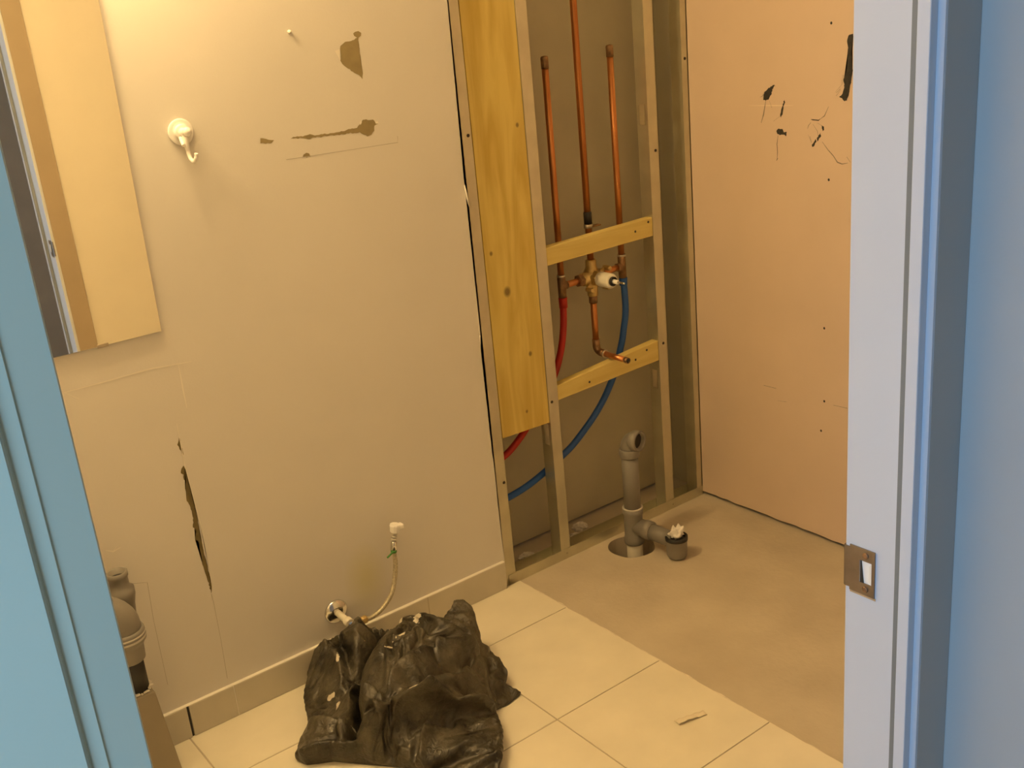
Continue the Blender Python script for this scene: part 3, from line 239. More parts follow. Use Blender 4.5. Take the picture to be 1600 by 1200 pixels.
75,48,47,158,1,114,11,76,28,84,68,76,73,67,61,26,64,34,63,51,52,47,12,62,91,78,64,42,73,72,61,69,73,74,65,39,73,49,7,-21,-2399,50,48,47,285,96,64,52,6,76,75,75,37,66,65,52,
51,51,51,192,47,47,14,69,84,78,71,48,77,71,75,75,49,71,37,73,16,-2432,19,424,51,57,57,58,73,34,68,72,51,51,51,481,47,45,34,70,82,74,67,77,74,65,75,52,45,71,58,-22,-21,-1768,
57,58,57,50,770,44,45,61,83,78,76,63,76,71,40,74,63,71,-27,-705,45,73,68,80,77,68,74,56,76,70,-30,35,31,-9,-645,45,45,103,74,73,75,77,74,-41,34,-445,45,56,55,56,182,-47,35,
-159,56,40,]
BAGZ=[172,-1,202,-200,162,-160,13,-5,-17,-1,419,-416,334,-333,276,-62,-30,-4,-148,-6,-30,0,469,-55,-72,-51,-38,-29,-30,3,-148,-6,-43,518,-64,-57,-45,-34,-30,-48,-32,1,-26,-127,13,
-6,-63,0,506,-35,-45,-42,-31,-23,-22,-20,-25,-35,-39,1,-120,0,-70,0,437,120,-105,37,-34,-29,-24,-23,-25,-28,-31,-34,-36,-17,-138,0,-70,533,-4,-92,53,0,-16,-16,-20,-23,-25,
-27,-33,-35,-72,-29,-124,0,-70,0,447,111,-70,-56,57,-24,7,0,-33,-30,-12,-15,-64,-37,-36,-44,-11,-120,0,-70,0,377,139,35,-101,-24,64,-28,-23,-2,22,-26,-44,-18,-16,3,-32,-54,
-60,-27,-115,0,-70,492,48,-41,-87,56,20,-5,-36,31,-34,-12,-12,14,-1,-10,-17,-44,-83,-75,-23,-111,0,-70,0,399,-399,518,24,-27,-75,1,41,-34,6,26,-13,42,-30,-4,-4,2,21,36,-88,
-94,-90,-75,-5,-108,0,-70,0,454,19,92,-74,-62,21,21,23,-41,5,10,14,29,54,9,13,18,13,-61,-89,-88,-78,-77,-44,9,-120,0,-70,0,500,81,-22,-78,-42,3,12,41,-26,39,-15,22,31,19,58,
28,17,-67,-91,-61,-51,-29,-80,-25,-14,-67,21,-134,0,-70,0,561,42,-74,-31,2,-20,-16,25,-9,20,-11,68,33,38,31,37,-40,-86,-75,-45,-44,-40,-39,-26,40,-60,-54,-33,31,-22,-133,0,
0,-70,0,498,-498,591,-58,-34,61,-11,21,-19,-16,-18,-23,4,45,4,67,82,-17,-76,-63,-21,-56,-7,-47,-37,-33,13,-38,23,-45,-49,-48,39,0,-33,-131,0,0,-70,0,536,55,-43,-71,50,-2,72,
26,2,-9,-12,-10,-10,-11,79,21,-33,-75,-40,-36,-24,-22,13,-30,-46,-27,-8,10,-34,-14,4,-49,-67,2,5,37,-43,-126,0,0,-70,0,627,-51,-80,-46,23,-29,74,53,83,47,12,-17,-14,28,-69,
-46,-18,-16,30,-51,-49,-30,-21,-3,4,-44,-5,16,-12,-19,-21,-68,-31,-16,-10,-8,-8,-9,38,-174,0,-70,0,689,-73,-79,-90,-18,-97,15,124,127,87,79,55,-39,-38,-53,-6,-45,-47,20,-31,
-16,-55,-40,-27,-11,-5,25,-11,-33,-47,-22,-22,-5,32,-16,-9,-9,-6,-31,-13,46,-39,-196,0,0,-70,0,685,52,-36,-118,-135,-147,-177,48,218,216,159,16,-16,29,-5,-56,-56,-28,-20,-12,
2,-51,-39,-10,-46,-24,20,-34,-21,-12,-2,1,-32,8,32,6,-25,-26,-33,25,-53,-8,-7,36,-47,-207,0,0,-70,0,411,-411,659,44,158,-134,-113,-178,-274,6,-70,118,326,26,79,50,33,31,14,
-52,-23,-28,-24,-1,-30,-45,-8,-53,-33,-21,-8,4,19,-8,-30,19,-1,24,-48,-35,-30,32,-18,-9,16,-42,-23,-25,32,-251,-3,-72,0,269,249,240,66,70,-146,-110,-249,-234,-23,19,-47,278,
64,40,84,69,48,40,40,-15,-34,-27,-26,-6,-41,-9,-53,-20,-43,1,22,0,-20,21,-12,25,-46,-38,-20,-19,-1,40,11,-45,9,-25,-57,-14,38,-59,-226,7,-3,-82,0,149,227,248,242,81,-19,-122,
-129,-277,-220,22,-62,7,-14,96,103,96,86,86,66,41,45,19,-35,-27,-7,-38,-10,-54,-24,-48,25,6,-8,25,7,-5,-16,-55,-6,-4,-17,-28,-1,13,21,-53,-22,23,-57,-1,-52,25,-257,-3,-88,
0,49,217,220,256,237,90,-114,-83,-115,-270,-203,-95,-13,-10,21,-39,10,69,135,114,100,81,40,40,49,-33,-8,-35,-11,-48,-67,10,-6,9,31,12,1,-22,-45,4,-13,-2,-28,1,-23,9,22,-47,
-21,29,-51,-56,-24,-8,44,-313,-3,-94,0,64,-64,45,104,237,226,259,238,74,-198,-57,-92,-182,-20,-85,-123,-134,-115,19,11,1,-41,138,141,111,97,63,45,37,-18,-18,-29,-62,-55,26,
-4,37,25,-5,-9,-45,9,-9,-3,-21,-17,13,-28,-4,20,-41,-17,32,-44,-57,-5,-48,14,45,-378,-3,-100,0,36,63,-17,168,242,260,275,198,-8,-208,-46,-125,49,89,-66,-101,-101,-193,-326,
15,-35,-10,6,94,162,124,110,44,47,53,1,-31,-62,-57,41,26,25,11,-52,21,-13,-18,20,-10,-12,-21,22,-30,-17,12,-30,-13,36,-39,-53,-2,-39,-45,33,47,-28,-416,7,-3,-110,0,69,-2,4,
75,213,248,285,335,111,-38,-266,-59,-150,157,102,98,-48,-70,-181,-359,-320,-33,12,-4,-16,53,180,139,118,29,58,65,-2,-54,-58,-17,50,39,36,-29,-33,1,21,-17,-2,-3,-1,28,-17,-31,
-15,-11,-10,39,-31,-50,-2,-37,-57,33,-27,7,39,-475,-3,-116,0,133,-133,136,-5,2,-16,129,226,249,262,394,71,-117,-242,-191,11,140,113,58,110,55,-215,-301,-297,-274,-131,-25,
15,65,-43,177,164,120,36,78,68,-31,-56,-16,-15,19,75,39,-25,-17,2,17,8,-2,-11,19,1,-35,-8,-7,-28,39,-23,-45,-2,-36,-55,-21,26,-22,29,31,-531,-13,-128,0,189,24,12,-4,-75,13,
182,239,194,260,371,-1,-90,-203,-239,119,123,102,73,71,82,-103,-215,-230,-242,-243,-236,-11,56,-11,-32,169,192,61,93,89,40,-20,-21,-22,-47,68,83,23,-17,6,-4,21,-11,12,-5,18,
-31,-2,-11,-36,38,-15,-40,-3,-36,-49,-28,28,-34,12,27,31,-588,-14,-152,0,225,21,52,12,-9,-93,56,177,217,170,228,325,-23,-91,-222,-84,110,111,32,85,132,-77,-76,-32,-106,-173,
-193,-213,-198,-201,-5,45,-34,188,163,76,115,69,4,-27,-61,24,78,66,56,20,7,4,2,9,-7,17,5,-28,1,-11,-40,29,-48,21,-15,-35,-43,-35,31,-41,-3,36,18,25,-648,-14,-176,0,173,-173,
242,59,-3,29,49,12,-111,92,163,203,163,213,187,41,-106,-130,-71,99,55,89,91,-31,-73,-50,-5,7,-20,-121,-146,-192,-190,-252,-137,38,-26,186,103,152,107,17,-39,-100,-46,113,100,
89,97,49,24,12,7,-8,15,-16,5,-16,-1,-41,15,-56,20,6,-32,-36,-22,-36,33,-35,23,36,20,-710,-203,0,219,-219,241,-51,35,60,72,36,22,18,-85,123,138,186,164,219,95,54,-38,-120,-65,
47,74,53,28,-60,-52,-10,9,14,20,30,-65,-108,-165,-237,-257,-270,2,2,196,96,146,65,-10,-63,29,-32,98,124,85,54,70,46,29,15,5,-3,-15,-1,2,-39,-3,-60,6,-7,19,-50,-50,-10,49,-15,
-33,7,62,34,-777,-14,-214,0,18,-18,65,-65,164,-164,281,-281,425,-425,461,-461,389,-74,-53,-32,19,28,54,71,-42,57,-54,167,170,178,161,216,28,-46,45,-100,3,-1,8,3,7,-5,7,5,15,
22,5,13,42,-6,-91,-169,-253,-255,-322,-69,22,186,107,126,18,8,81,46,31,-40,35,107,89,62,45,35,25,19,18,6,-1,-27,-30,-59,-32,44,34,-50,-58,-7,48,-28,5,-45,58,-7,-6,-754,-14,
-238,0,69,-69,39,-39,51,-51,15,40,19,78,110,92,125,17,-73,-63,-33,-30,23,15,73,17,-26,-33,210,246,176,161,171,25,-47,-64,66,-19,-23,-2,-4,-14,0,7,11,11,8,7,6,0,41,22,-76,-157,
-251,-256,-311,-165,23,151,137,148,-15,128,79,67,2,9,-39,-2,86,70,51,39,31,29,15,-40,46,-3,-24,-29,-24,-52,24,-73,67,54,0,-1,-40,-80,30,-499,-119,-118,-10,-263,0,27,-27,83,
16,4,-28,18,-53,44,86,96,92,47,135,19,-84,-46,-47,-8,8,21,67,4,1,224,296,159,116,154,-82,-109,17,166,-108,9,-35,-19,-15,-3,2,3,6,6,9,23,16,11,3,44,-41,-136,-237,-275,-274,
-223,9,105,176,119,63,124,125,80,44,2,-41,-81,-52,74,76,52,47,36,-74,25,-10,-7,12,-64,-49,67,-20,-43,63,31,35,-51,-17,-344,-118,-576,0,20,59,31,-17,15,39,-45,-55,71,81,89,
78,43,54,154,11,-80,-60,-42,-14,9,62,-42,41,295,382,97,113,7,-80,-149,148,196,-110,-106,41,-13,-27,-17,-12,-9,-3,-1,2,7,9,11,13,25,42,-15,-110,-232,-268,-234,-307,-21,33,141,
226,173,109,159,102,66,-22,-59,-68,-86,-73,75,72,39,44,-62,62,-5,-54,-61,29,-8,-42,39,-24,16,43,-54,-108,-118,-760,0,-3,3,59,28,2,13,17,41,-41,-62,29,73,75,84,60,44,14,97,
158,7,-94,-65,-50,-10,48,-75,69,329,395,114,132,-100,-52,-107,133,185,-61,-123,-69,48,15,-7,-10,-14,-12,-10,-7,-7,-4,-1,2,7,12,67,-81,-28,-224,-263,-225,-304,-157,-82,299,
273,195,204,162,141,7,-18,-59,-60,-68,-81,-97,50,73,-41,13,-18,35,-25,-50,-32,17,-12,18,220,-69,-68,-1021,0,58,-58,63,-9,-10,56,63,12,-3,-56,-41,-2,57,73,73,74,40,34,19,78,
103,141,-20,-92,-80,-53,25,-92,107,354,400,147,71,-146,-7,-83,147,149,-4,-142,-104,-37,36,29,19,11,-3,-8,-8,-9,-10,-10,-11,4,3,6,69,-84,-46,-218,-257,-283,-421,-187,30,328,
305,280,197,187,99,-4,30,-32,-56,-55,-87,-80,-28,-26,-23,-40,-46,-27,-39,-33,-27,550,-69,-68,-1193,0,80,-42,-6,22,29,64,50,-35,-35,-30,-19,30,68,69,75,56,28,25,25,61,73,130,
113,-51,-104,-99,-19,-95,159,358,401,182,-33,-149,-22,-30,161,122,64,-159,-113,-67,-20,13,22,32,25,20,8,7,-7,-12,-16,10,1,2,11,68,-101,-79,-226,-252,-290,-420,-251,11,383,
411,221,218,152,161,-12,-35,-11,-28,-32,-36,-66,-4,-44,-62,-49,-32,-38,-64,444,0,-1370,0,55,-55,88,9,-43,36,33,33,-13,38,32,-41,-53,-21,49,70,71,68,40,21,20,29,45,58,102,113,
60,-74,-117,-132,-26,259,320,383,201,-132,-151,-14,-75,116,165,152,-142,-118,-80,-3,-25,-8,6,19,31,-12,9,45,24,9,-26,34,11,2,-29,68,-59,-124,-232,-243,-288,-434,-206,95,453,
253,212,228,175,105,50,1,-16,-22,-29,-56,-23,-35,-55,-53,-74,-73,20,266,-1370,66,-7,44,6,9,1,67,6,43,-38,-16,-32,-29,66,69,72,58,30,11,19,25,33,56,89,80,0,57,-45,-181,111,
235,294,352,151,-228,-57,-65,-111,83,175,189,-57,-122,-83,-56,38,-2,-18,-10,-1,42,13,-34,30,45,3,1,-13,-25,0,43,56,-97,-83,-213,-263,-342,-405,-184,271,324,268,228,221,90,
131,79,-31,-38,-83,-29,-11,16,-48,-74,-72,3,174,0,-1370,82,13,-26,40,-12,50,68,29,0,-44,-35,-31,19,69,70,69,47,20,0,24,28,14,56,72,51,25,-13,-36,43,167,201,250,346,56,-258,
-12,-110,-117,59,168,206,36,-129,-85,-54,-46,53,28,-7,-16,-3,49,-43,-20,3,3,2,16,-24,35,1,47,33,0,-224,-209,-293,-333,-260,-123,229,291,291,242,114,159,110,73,-82,0,-8,-16,
-39,-70,-77,-44,112,0,-1370,95,26,-34,-3,26,69,61,21,-10,-47,-40,-15,36,70,56,75,40,7,-1,34,-7,27,52,58,13,2,-70,-62,258,314,180,212,324,-46,-282,4,-104,-122,88,97,196,136,
-132,-95,-66,-45,-17,54,47,14,-16,-2,24,-20,-12,-18,-38,-21,-8,9,8,32,29,70,-54,-218,-267,-278,-247,-329,-194,311,447,283,160,162,151,115,14,-31,-88,66,-55,-69,-38,-24,21,
-1369,104,38,-34,-13,39,70,56,16,-19,-50,-39,3,47,56,59,74,32,-9,10,28,-24,34,55,37,4,-55,-82,9,252,333,331,235,260,-124,-305,-35,-35,-129,61,116,202,163,-121,-100,-69,-60,
-15,-18,54,53,43,9,7,-3,-25,-35,-12,-16,-42,-26,-6,23,23,67,23,-122,-227,-256,-276,-231,-413,8,467,327,243,155,157,121,29,39,39,-21,24,-66,-49,-123,10,-1360,88,69,-25,-25,
51,70,51,12,-30,-54,-28,32,58,49,35,74,19,-16,25,7,-34,41,61,19,-65,-70,-104,165,177,306,342,427,157,-154,-313,34,-96,-137,12,189,198,138,-52,-115,-66,-62,-60,-4,7,46,53,48,
11,-5,-47,65,10,-99,-2,-35,-32,-16,31,35,76,-106,-106,-231,-245,-266,-411,-225,266,420,242,205,180,105,49,38,109,107,-29,-46,-266,9,-1341,73,68,13,-33,60,71,45,6,-39,-55,-5,
56,22,25,64,73,6,-15,27,-12,-37,50,67,-34,-48,-71,-52,91,181,276,354,432,110,-102,-268,111,-149,-93,-46,217,160,132,20,-122,-85,-61,-18,-30,-17,5,33,46,55,-29,51,29,-83,28,
-14,-38,-19,-32,-30,22,70,13,-158,-105,-220,-247,-212,-261,-271,354,275,266,202,102,59,92,80,113,88,-359,0,-1323,0,87,-32,69,37,-24,69,70,39,-2,-58,-34,26,53,24,-5,72,60,5,
-16,23,-42,-21,58,61,3,-74,-68,25,5,54,342,380,393,25,-16,-204,119,-133,-47,-109,204,165,134,66,-117,-85,-39,-23,-27,-13,-28,0,23,34,87,-35,42,-88,62,24,-42,-26,-28,-19,-30,
18,64,-46,-175,-126,-194,-236,-248,-256,-181,344,317,255,155,55,99,111,115,-194,-4,-1328,105,-29,19,63,-1,75,66,37,-17,-62,-6,40,48,-1,-3,73,41,15,-17,7,-53,-11,62,50,25,-38,
-53,-7,60,30,264,380,279,16,56,-144,144,-114,-90,-98,146,163,186,65,-114,-62,-20,-51,17,-14,-21,8,-14,14,48,66,-78,-13,18,70,-13,-13,-27,-26,-21,-41,-18,63,-103,-153,-156,
-177,-225,-254,-262,-13,320,300,208,156,100,59,140,-132,-1337,120,-9,26,-8,51,80,61,33,-63,-22,27,41,-28,-2,45,70,6,35,-2,-27,-55,-1,61,39,37,0,-17,-15,73,48,166,385,170,35,
61,-59,140,-130,-121,-87,149,216,130,103,-87,-29,-17,-48,-63,51,2,-13,13,8,14,80,-88,21,14,-20,-52,32,16,2,-9,-40,-82,52,-97,-89,-130,-162,-161,-226,-163,-409,100,460,239,
190,124,118,33,-3,-1343,0,141,37,-19,44,98,72,-59,-43,46,21,-31,31,-30,65,40,3,45,-9,-42,-51,9,55,33,21,26,-33,61,83,68,92,381,72,37,87,2,132,-133,-75,-106,151,177,90,191,
-90,-86,36,-44,-3,6,-50,63,25,9,33,-67,17,-55,52,-74,-37,16,-5,21,21,3,-38,-55,54,-175,-120,-119,-124,-153,-249,-310,-328,542,371,148,180,160,-3,-1352,0,0,200,22,123,32,-27,
-73,20,16,-5,48,-40,59,25,7,52,-23,-53,-40,13,26,29,37,40,-6,88,95,93,97,239,35,62,109,40,132,-131,-37,-84,48,192,116,184,-57,-57,-64,-46,21,24,37,32,-18,67,11,-98,-33,11,
39,-69,-72,-15,-3,7,21,20,-36,49,0,-82,-180,-132,-62,-104,-210,-389,-340,357,378,198,249,146,-1360,0,228,105,-28,75,-38,-79,15,55,36,-47,51,-4,53,29,-38,-53,-16,47,0,5,48,
-2,62,100,111,117,114,59,48,93,119,78,116,-125,-53,-100,42,175,183,141,7,-106,-77,-23,-35,28,60,51,9,99,-33,-73,20,-3,-15,-75,-31,-65,-21,-19,29,4,-12,33,3,44,-123,-156,-173,
-92,-165,-327,-431,262,368,242,443,-3,-1366,0,0,303,-19,100,-24,-70,25,59,-48,18,15,66,8,-44,-45,4,41,37,-34,18,34,78,111,126,136,131,-123,90,89,156,110,94,-106,-80,-108,32,
194,159,137,50,-113,-80,-26,-36,15,50,67,44,116,-62,38,-102,15,-20,-30,-32,-61,-47,-21,-49,24,-29,26,30,0,-46,-113,-153,-163,-212,-203,-286,-50,431,280,454,-1376,0,254,89,
-14,65,-72,-9,46,1,0,68,-14,-46,-33,30,51,19,-39,30,18,93,120,138,152,118,-190,43,104,179,152,59,-71,-113,-111,19,198,148,138,86,-115,-86,-25,-30,52,-17,63,83,64,7,21,-21,
-98,-43,-26,-24,33,-41,-44,-29,-49,-24,-25,64,-13,-66,-49,-89,-155,-190,-266,-287,-221,478,848,-4,-1382,0,0,293,90,7,-4,-64,-12,72,0,8,-27,-27,58,38,8,-40,6,40,102,127,147,
176,40,-183,-45,148,199,197,21,-60,-115,-103,-7,201,136,117,140,-112,-90,-20,-27,47,53,-41,48,44,22,35,58,-26,-96,-72,-16,50,12,-36,-37,-38,-42,1,-59,-26,-42,-38,-41,-125,
-167,-214,-303,-347,415,939,-1393,0,0,330,-1,80,-80,-4,13,19,-31,30,59,32,-2,-37,-12,51,108,133,160,197,-49,-145,-141,187,211,222,8,-52,-115,-96,-31,201,113,106,173,-84,-78,
-67,53,53,45,-28,-26,-1,23,34,42,70,-27,-95,-82,32,31,23,-15,-39,-41,-40,-38,-32,-34,-26,-92,-105,-125,-146,-290,-311,1182,-3,-1400,0,269,93,-36,62,-48,-26,13,51,7,60,0,-23,
-31,56,115,135,181,180,-104,-157,-103,139,210,235,33,-56,-115,-89,-54,200,81,117,174,-31,-92,-51,39,73,52,28,-12,-20,-7,-1,1,26,95,-79,-81,-59,21,28,43,-8,-22,-27,-40,-35,
-39,-78,-83,-71,-125,-87,-216,703,-4,-1410,0,0,268,61,36,18,-52,22,14,71,-33,-31,48,27,117,141,205,86,-115,-132,-25,31,241,220,71,-68,-106,-108,-55,198,58,122,153,33,-93,-35,
69,46,32,-5,60,45,-3,-5,-1,-48,15,55,-76,-71,-71,23,47,19,-40,-19,-35,-4,-65,-57,-16,-86,-106,-47,-203,576,-1417,0,214,78,8,90,12,-45,35,44,-61,20,57,111,162,219,-12,-121,
-88,57,-103,229,256,107,-82,-106,-70,-97,192,67,193,151,-18,-87,-15,74,-12,41,-8,53,71,33,8,-20,-26,-28,-37,-24,-62,-9,-44,46,2,27,-53,-25,4,-28,-16,-8,-78,-93,-18,-154,348,
-1361,0,0,215,102,7,94,-4,-40,22,-23,76,112,184,205,-88,-85,-79,66,-54,92,270,206,-112,-97,-44,-103,122,104,215,169,32,-90,-37,60,9,-38,63,-40,37,19,-12,-14,-15,-29,-25,-18,
-25,-9,-8,12,62,-25,22,25,19,-12,-18,-43,-59,-85,-93,86,21,-1304,0,0,246,97,-1,75,-55,-16,85,130,200,112,-92,-77,-30,44,39,-59,265,239,-7,-118,-58,-107,67,166,225,131,142,
-76,-71,-86,69,45,36,-60,14,-69,-6,-9,-11,-12,-6,-3,-2,7,11,17,18,59,24,19,-20,-33,-53,-75,-62,-85,34,-30,-1227,0,0,280,72,-24,-12,86,150,214,-20,-76,-35,36,28,-7,27,134,232,
130,-114,-108,-83,42,219,212,167,187,-175,-125,-56,34,77,69,-22,-37,-64,33,-22,-10,-5,-2,-4,23,-1,12,15,15,5,1,52,-28,-66,-67,-68,-42,8,-138,21,-1170,0,0,230,63,76,162,206,
-119,-9,21,-24,44,8,74,-9,266,212,-70,-107,-48,-18,246,190,160,123,-164,-54,-64,7,71,81,-16,-65,-9,43,-21,-7,-2,-6,1,33,14,14,11,10,12,-40,-34,7,-82,-73,-57,-69,29,-154,-1093,
0,0,335,168,63,-81,11,40,60,-17,73,65,20,126,222,71,-80,-79,-1,226,138,153,123,-144,-70,4,-31,76,80,-13,-58,10,52,-20,-6,0,1,9,11,16,16,17,21,-5,-17,-72,-65,-61,-57,-79,-30,
-3,-140,-1078,0,0,393,-14,22,51,72,23,84,54,58,-22,224,214,-74,3,-140,138,192,183,154,-128,-54,-50,12,76,78,-28,-33,32,56,-18,3,5,6,15,16,18,15,13,-11,-26,-37,-43,-80,-82,
-31,-77,12,-176,-7,-1091,0,161,59,93,98,92,86,70,50,-7,94,278,6,-73,-140,114,214,223,183,-113,-70,-31,13,68,78,-25,-11,42,57,10,9,4,2,22,14,10,7,-21,-34,-39,-49,-31,-58,-69,
-80,15,-202,-7,-1112,0,51,109,92,124,110,93,75,28,-25,270,74,-55,-127,81,223,248,207,-86,-80,-19,14,58,77,18,-23,55,44,2,16,33,12,-2,-7,-10,-46,-1,-40,-41,-43,-44,-43,-40,
-78,2,-174,-1132,69,4,32,113,150,119,72,67,-9,132,259,-89,-116,36,222,262,230,-62,-86,-10,16,51,72,8,45,7,62,16,17,-11,-31,7,-11,-35,-20,-33,-40,-37,-37,-39,-42,-38,20,-190,
-7,-1145,0,74,38,18,57,151,134,56,84,143,192,15,-140,-26,212,263,252,-62,-69,20,-3,57,57,32,30,25,-15,19,-20,-4,-7,-21,-9,-36,-33,-37,10,-20,-40,-49,-40,-23,33,-153,-1165,
0,53,70,44,39,97,114,118,177,151,138,-149,-90,190,251,271,26,-72,-58,46,37,37,24,17,0,-16,-23,-35,1,-9,-12,-16,-20,-59,-23,26,38,-46,3,-62,-29,64,-143,-1170,90,48,70,43,4,
49,112,205,144,222,-76,-35,63,202,232,177,-98,-86,-1,45,15,3,-16,-30,-37,-43,-61,-7,-9,-12,-18,11,-14,-18,115,25,53,-55,15,-7,-150,0,-1170,65,72,41,50,70,-11,23,166,179,248,
85,-70,65,118,204,228,-107,-50,-43,-39,-25,-20,-42,-51,-49,-74,-71,6,2,0,-7,-7,-16,16,228,163,21,-8,-27,-34,-129,-1170,67,28,52,72,61,45,-19,39,229,194,255,-60,-20,102,167,
213,1,-109,-139,-99,-41,-62,-64,21,51,102,70,31,-5,-17,22,9,-37,-12,68,78,43,-2,-60,-1,-103,-1170,54,-1,61,55,49,72,62,13,45,265,128,105,-28,99,122,177,93,-179,-203,-190,9,
95,119,-45,73,82,83,76,19,5,-3,-60,60,-2,17,-23,-34,29,-62,-67,0,-1170,5,72,31,5,85,60,86,74,44,-9,200,84,107,20,109,126,136,-214,-247,64,131,93,-70,47,92,80,67,46,11,4,0,
-57,28,-52,22,-3,-8,-9,-6,-84,-1170,33,68,-20,4,85,77,78,88,41,-18,11,165,84,104,26,60,75,-153,35,130,110,-65,64,28,31,83,45,22,16,0,-12,18,-51,-51,23,-24,-12,-9,47,-68,-1168,
70,-4,40,-40,82,67,92,88,47,31,-44,6,146,81,74,-13,-6,216,65,49,-29,25,14,76,43,42,-24,19,28,13,9,-1,-48,-49,27,-26,20,-29,64,-65,-1154,49,-14,56,-41,72,68,91,83,20,73,5,-52,
9,134,100,31,110,183,51,-24,-48,7,49,49,31,56,3,-11,17,15,15,10,-36,-1,-21,34,-26,4,27,54,-95,12,-1146,-16,22,66,-30,45,82,84,73,16,82,38,-25,-52,95,133,50,113,103,75,-35,
-14,-25,43,56,28,62,7,38,-15,3,5,66,-54,3,32,-11,27,-11,11,66,-114,-1120,1,-15,65,-14,62,37,74,77,9,81,74,-46,24,52,94,50,91,80,69,-12,-46,-12,47,53,46,49,72,2,14,-22,69,-21,
62,-37,14,37,0,30,3,-26,50,-133,11,-1112,46,-31,28,54,68,41,28,33,96,64,33,-18,43,49,90,61,53,44,4,-49,38,-28,55,56,59,65,62,-32,62,57,-12,64,-21,13,33,14,-36,-10,23,56,-166,
-1086,77,-20,44,43,-33,18,17,128,65,31,94,41,39,39,39,-15,45,37,35,-53,4,76,55,61,65,15,27,70,0,80,13,62,13,14,6,-41,-9,-6,60,36,-198,-1072,93,20,-48,18,17,124,7,54,89,34,
83,10,41,22,-14,26,32,34,3,22,-212,0,0,0,482,68,-5,38,48,70,-5,33,47,-31,-16,-11,33,57,-12,41,-237,12,-1064,18,17,18,220,2,53,68,83,33,-19,16,65,11,-3,-130,0,0,0,0,0,0,574,
57,-9,28,35,64,19,-30,-10,5,52,10,59,6,-272,-1038,7,330,66,7,8,7,28,51,24,-78,0,0,0,0,0,3,649,45,-8,30,43,4,-23,33,-4,51,55,-24,30,-312,11,-607,7,8,7,2,9,13,13,675,-5,14,16,
46,-13,28,61,6,39,0,-342,-519,13,672,38,-14,15,35,23,49,3,27,-425,39,34,5,-494,13,12,690,27,27,23,7,26,-478,38,-353,21,39,38,39,627,-518,38,-139,39,30,]

# ------------------------------------------------------------------ materials
def new_mat(name):
    m = bpy.data.materials.new(name); m.use_nodes = True
    return m, m.node_tree, m.node_tree.nodes['Principled BSDF']
def mat(name, col, rough=0.6, metal=0.0, var=0.06, scale=8.0, bump=0.0, bscale=60.0, spec=0.5, col2=None, stretch=None, coat=0.0):
    m, nt, b = new_mat(name)
    N, L = nt.nodes, nt.links
    g = N.new('ShaderNodeNewGeometry')
    mp = N.new('ShaderNodeMapping'); L.new(g.outputs['Position'], mp.inputs['Vector'])
    if stretch: mp.inputs['Scale'].default_value = stretch
    n = N.new('ShaderNodeTexNoise'); n.inputs['Scale'].default_value = scale; n.inputs['Detail'].default_value = 5
    L.new(mp.outputs[0], n.inputs['Vector'])
    r = N.new('ShaderNodeValToRGB')
    r.color_ramp.elements[0].position = 0.3; r.color_ramp.elements[1].position = 0.7
    c2 = col2 if col2 else tuple(max(0, c * (1 - var)) for c in col)
    r.color_ramp.elements[0].color = (*c2, 1)
    r.color_ramp.elements[1].color = (*(col if col2 else tuple(min(1, c * (1 + var)) for c in col)), 1)
    L.new(n.outputs['Fac'], r.inputs['Fac'])
    L.new(r.outputs['Color'], b.inputs['Base Color'])
    b.inputs['Roughness'].default_value = rough
    b.inputs['Metallic'].default_value = metal
    b.inputs['Specular IOR Level'].default_value = spec
    b.inputs['Coat Weight'].default_value = coat
    if bump:
        n2 = N.new('ShaderNodeTexNoise'); n2.inputs['Scale'].default_value = bscale; n2.inputs['Detail'].default_value = 4
        L.new(mp.outputs[0], n2.inputs['Vector'])
        bp = N.new('ShaderNodeBump'); bp.inputs['Strength'].default_value = bump; bp.inputs['Distance'].default_value = 0.004
        L.new(n2.outputs['Fac'], bp.inputs['Height']); L.new(bp.outputs[0], b.inputs['Normal'])
    return m

def wall_paint():
    m = mat('beige_wall_paint', (0.74, 0.71, 0.66), 0.55, var=0.025, scale=3, bump=0.05, bscale=220)
    nt = m.node_tree; N, L = nt.nodes, nt.links; b = N['Principled BSDF']
    src = b.inputs['Base Color'].links[0].from_socket
    g = N.new('ShaderNodeNewGeometry')
    # yellow water stain beside the supply hose
    d = N.new('ShaderNodeVectorMath'); d.operation = 'DISTANCE'
    mp = N.new('ShaderNodeMapping'); mp.inputs['Scale'].default_value = (1.25, 1, 0.75)
    L.new(g.outputs['Position'], mp.inputs['Vector'])
    L.new(mp.outputs[0], d.inputs[0]); d.inputs[1].default_value = (-1.178 * 1.25, -0.0127, 0.205 * 0.75)
    mr = N.new('ShaderNodeMapRange'); mr.inputs['From Min'].default_value = 0.075; mr.inputs['From Max'].default_value = 0.01
    mr.inputs['To Min'].default_value = 0; mr.inputs['To Max'].default_value = 0.6
    L.new(d.outputs['Value'], mr.inputs['Value'])
    mx = N.new('ShaderNodeMix'); mx.data_type = 'RGBA'
    L.new(mr.outputs[0], mx.inputs['Factor']); L.new(src, mx.inputs[6]); mx.inputs[7].default_value = (0.66, 0.61, 0.30, 1)
    L.new(mx.outputs[2], b.inputs['Base Color'])
    return m

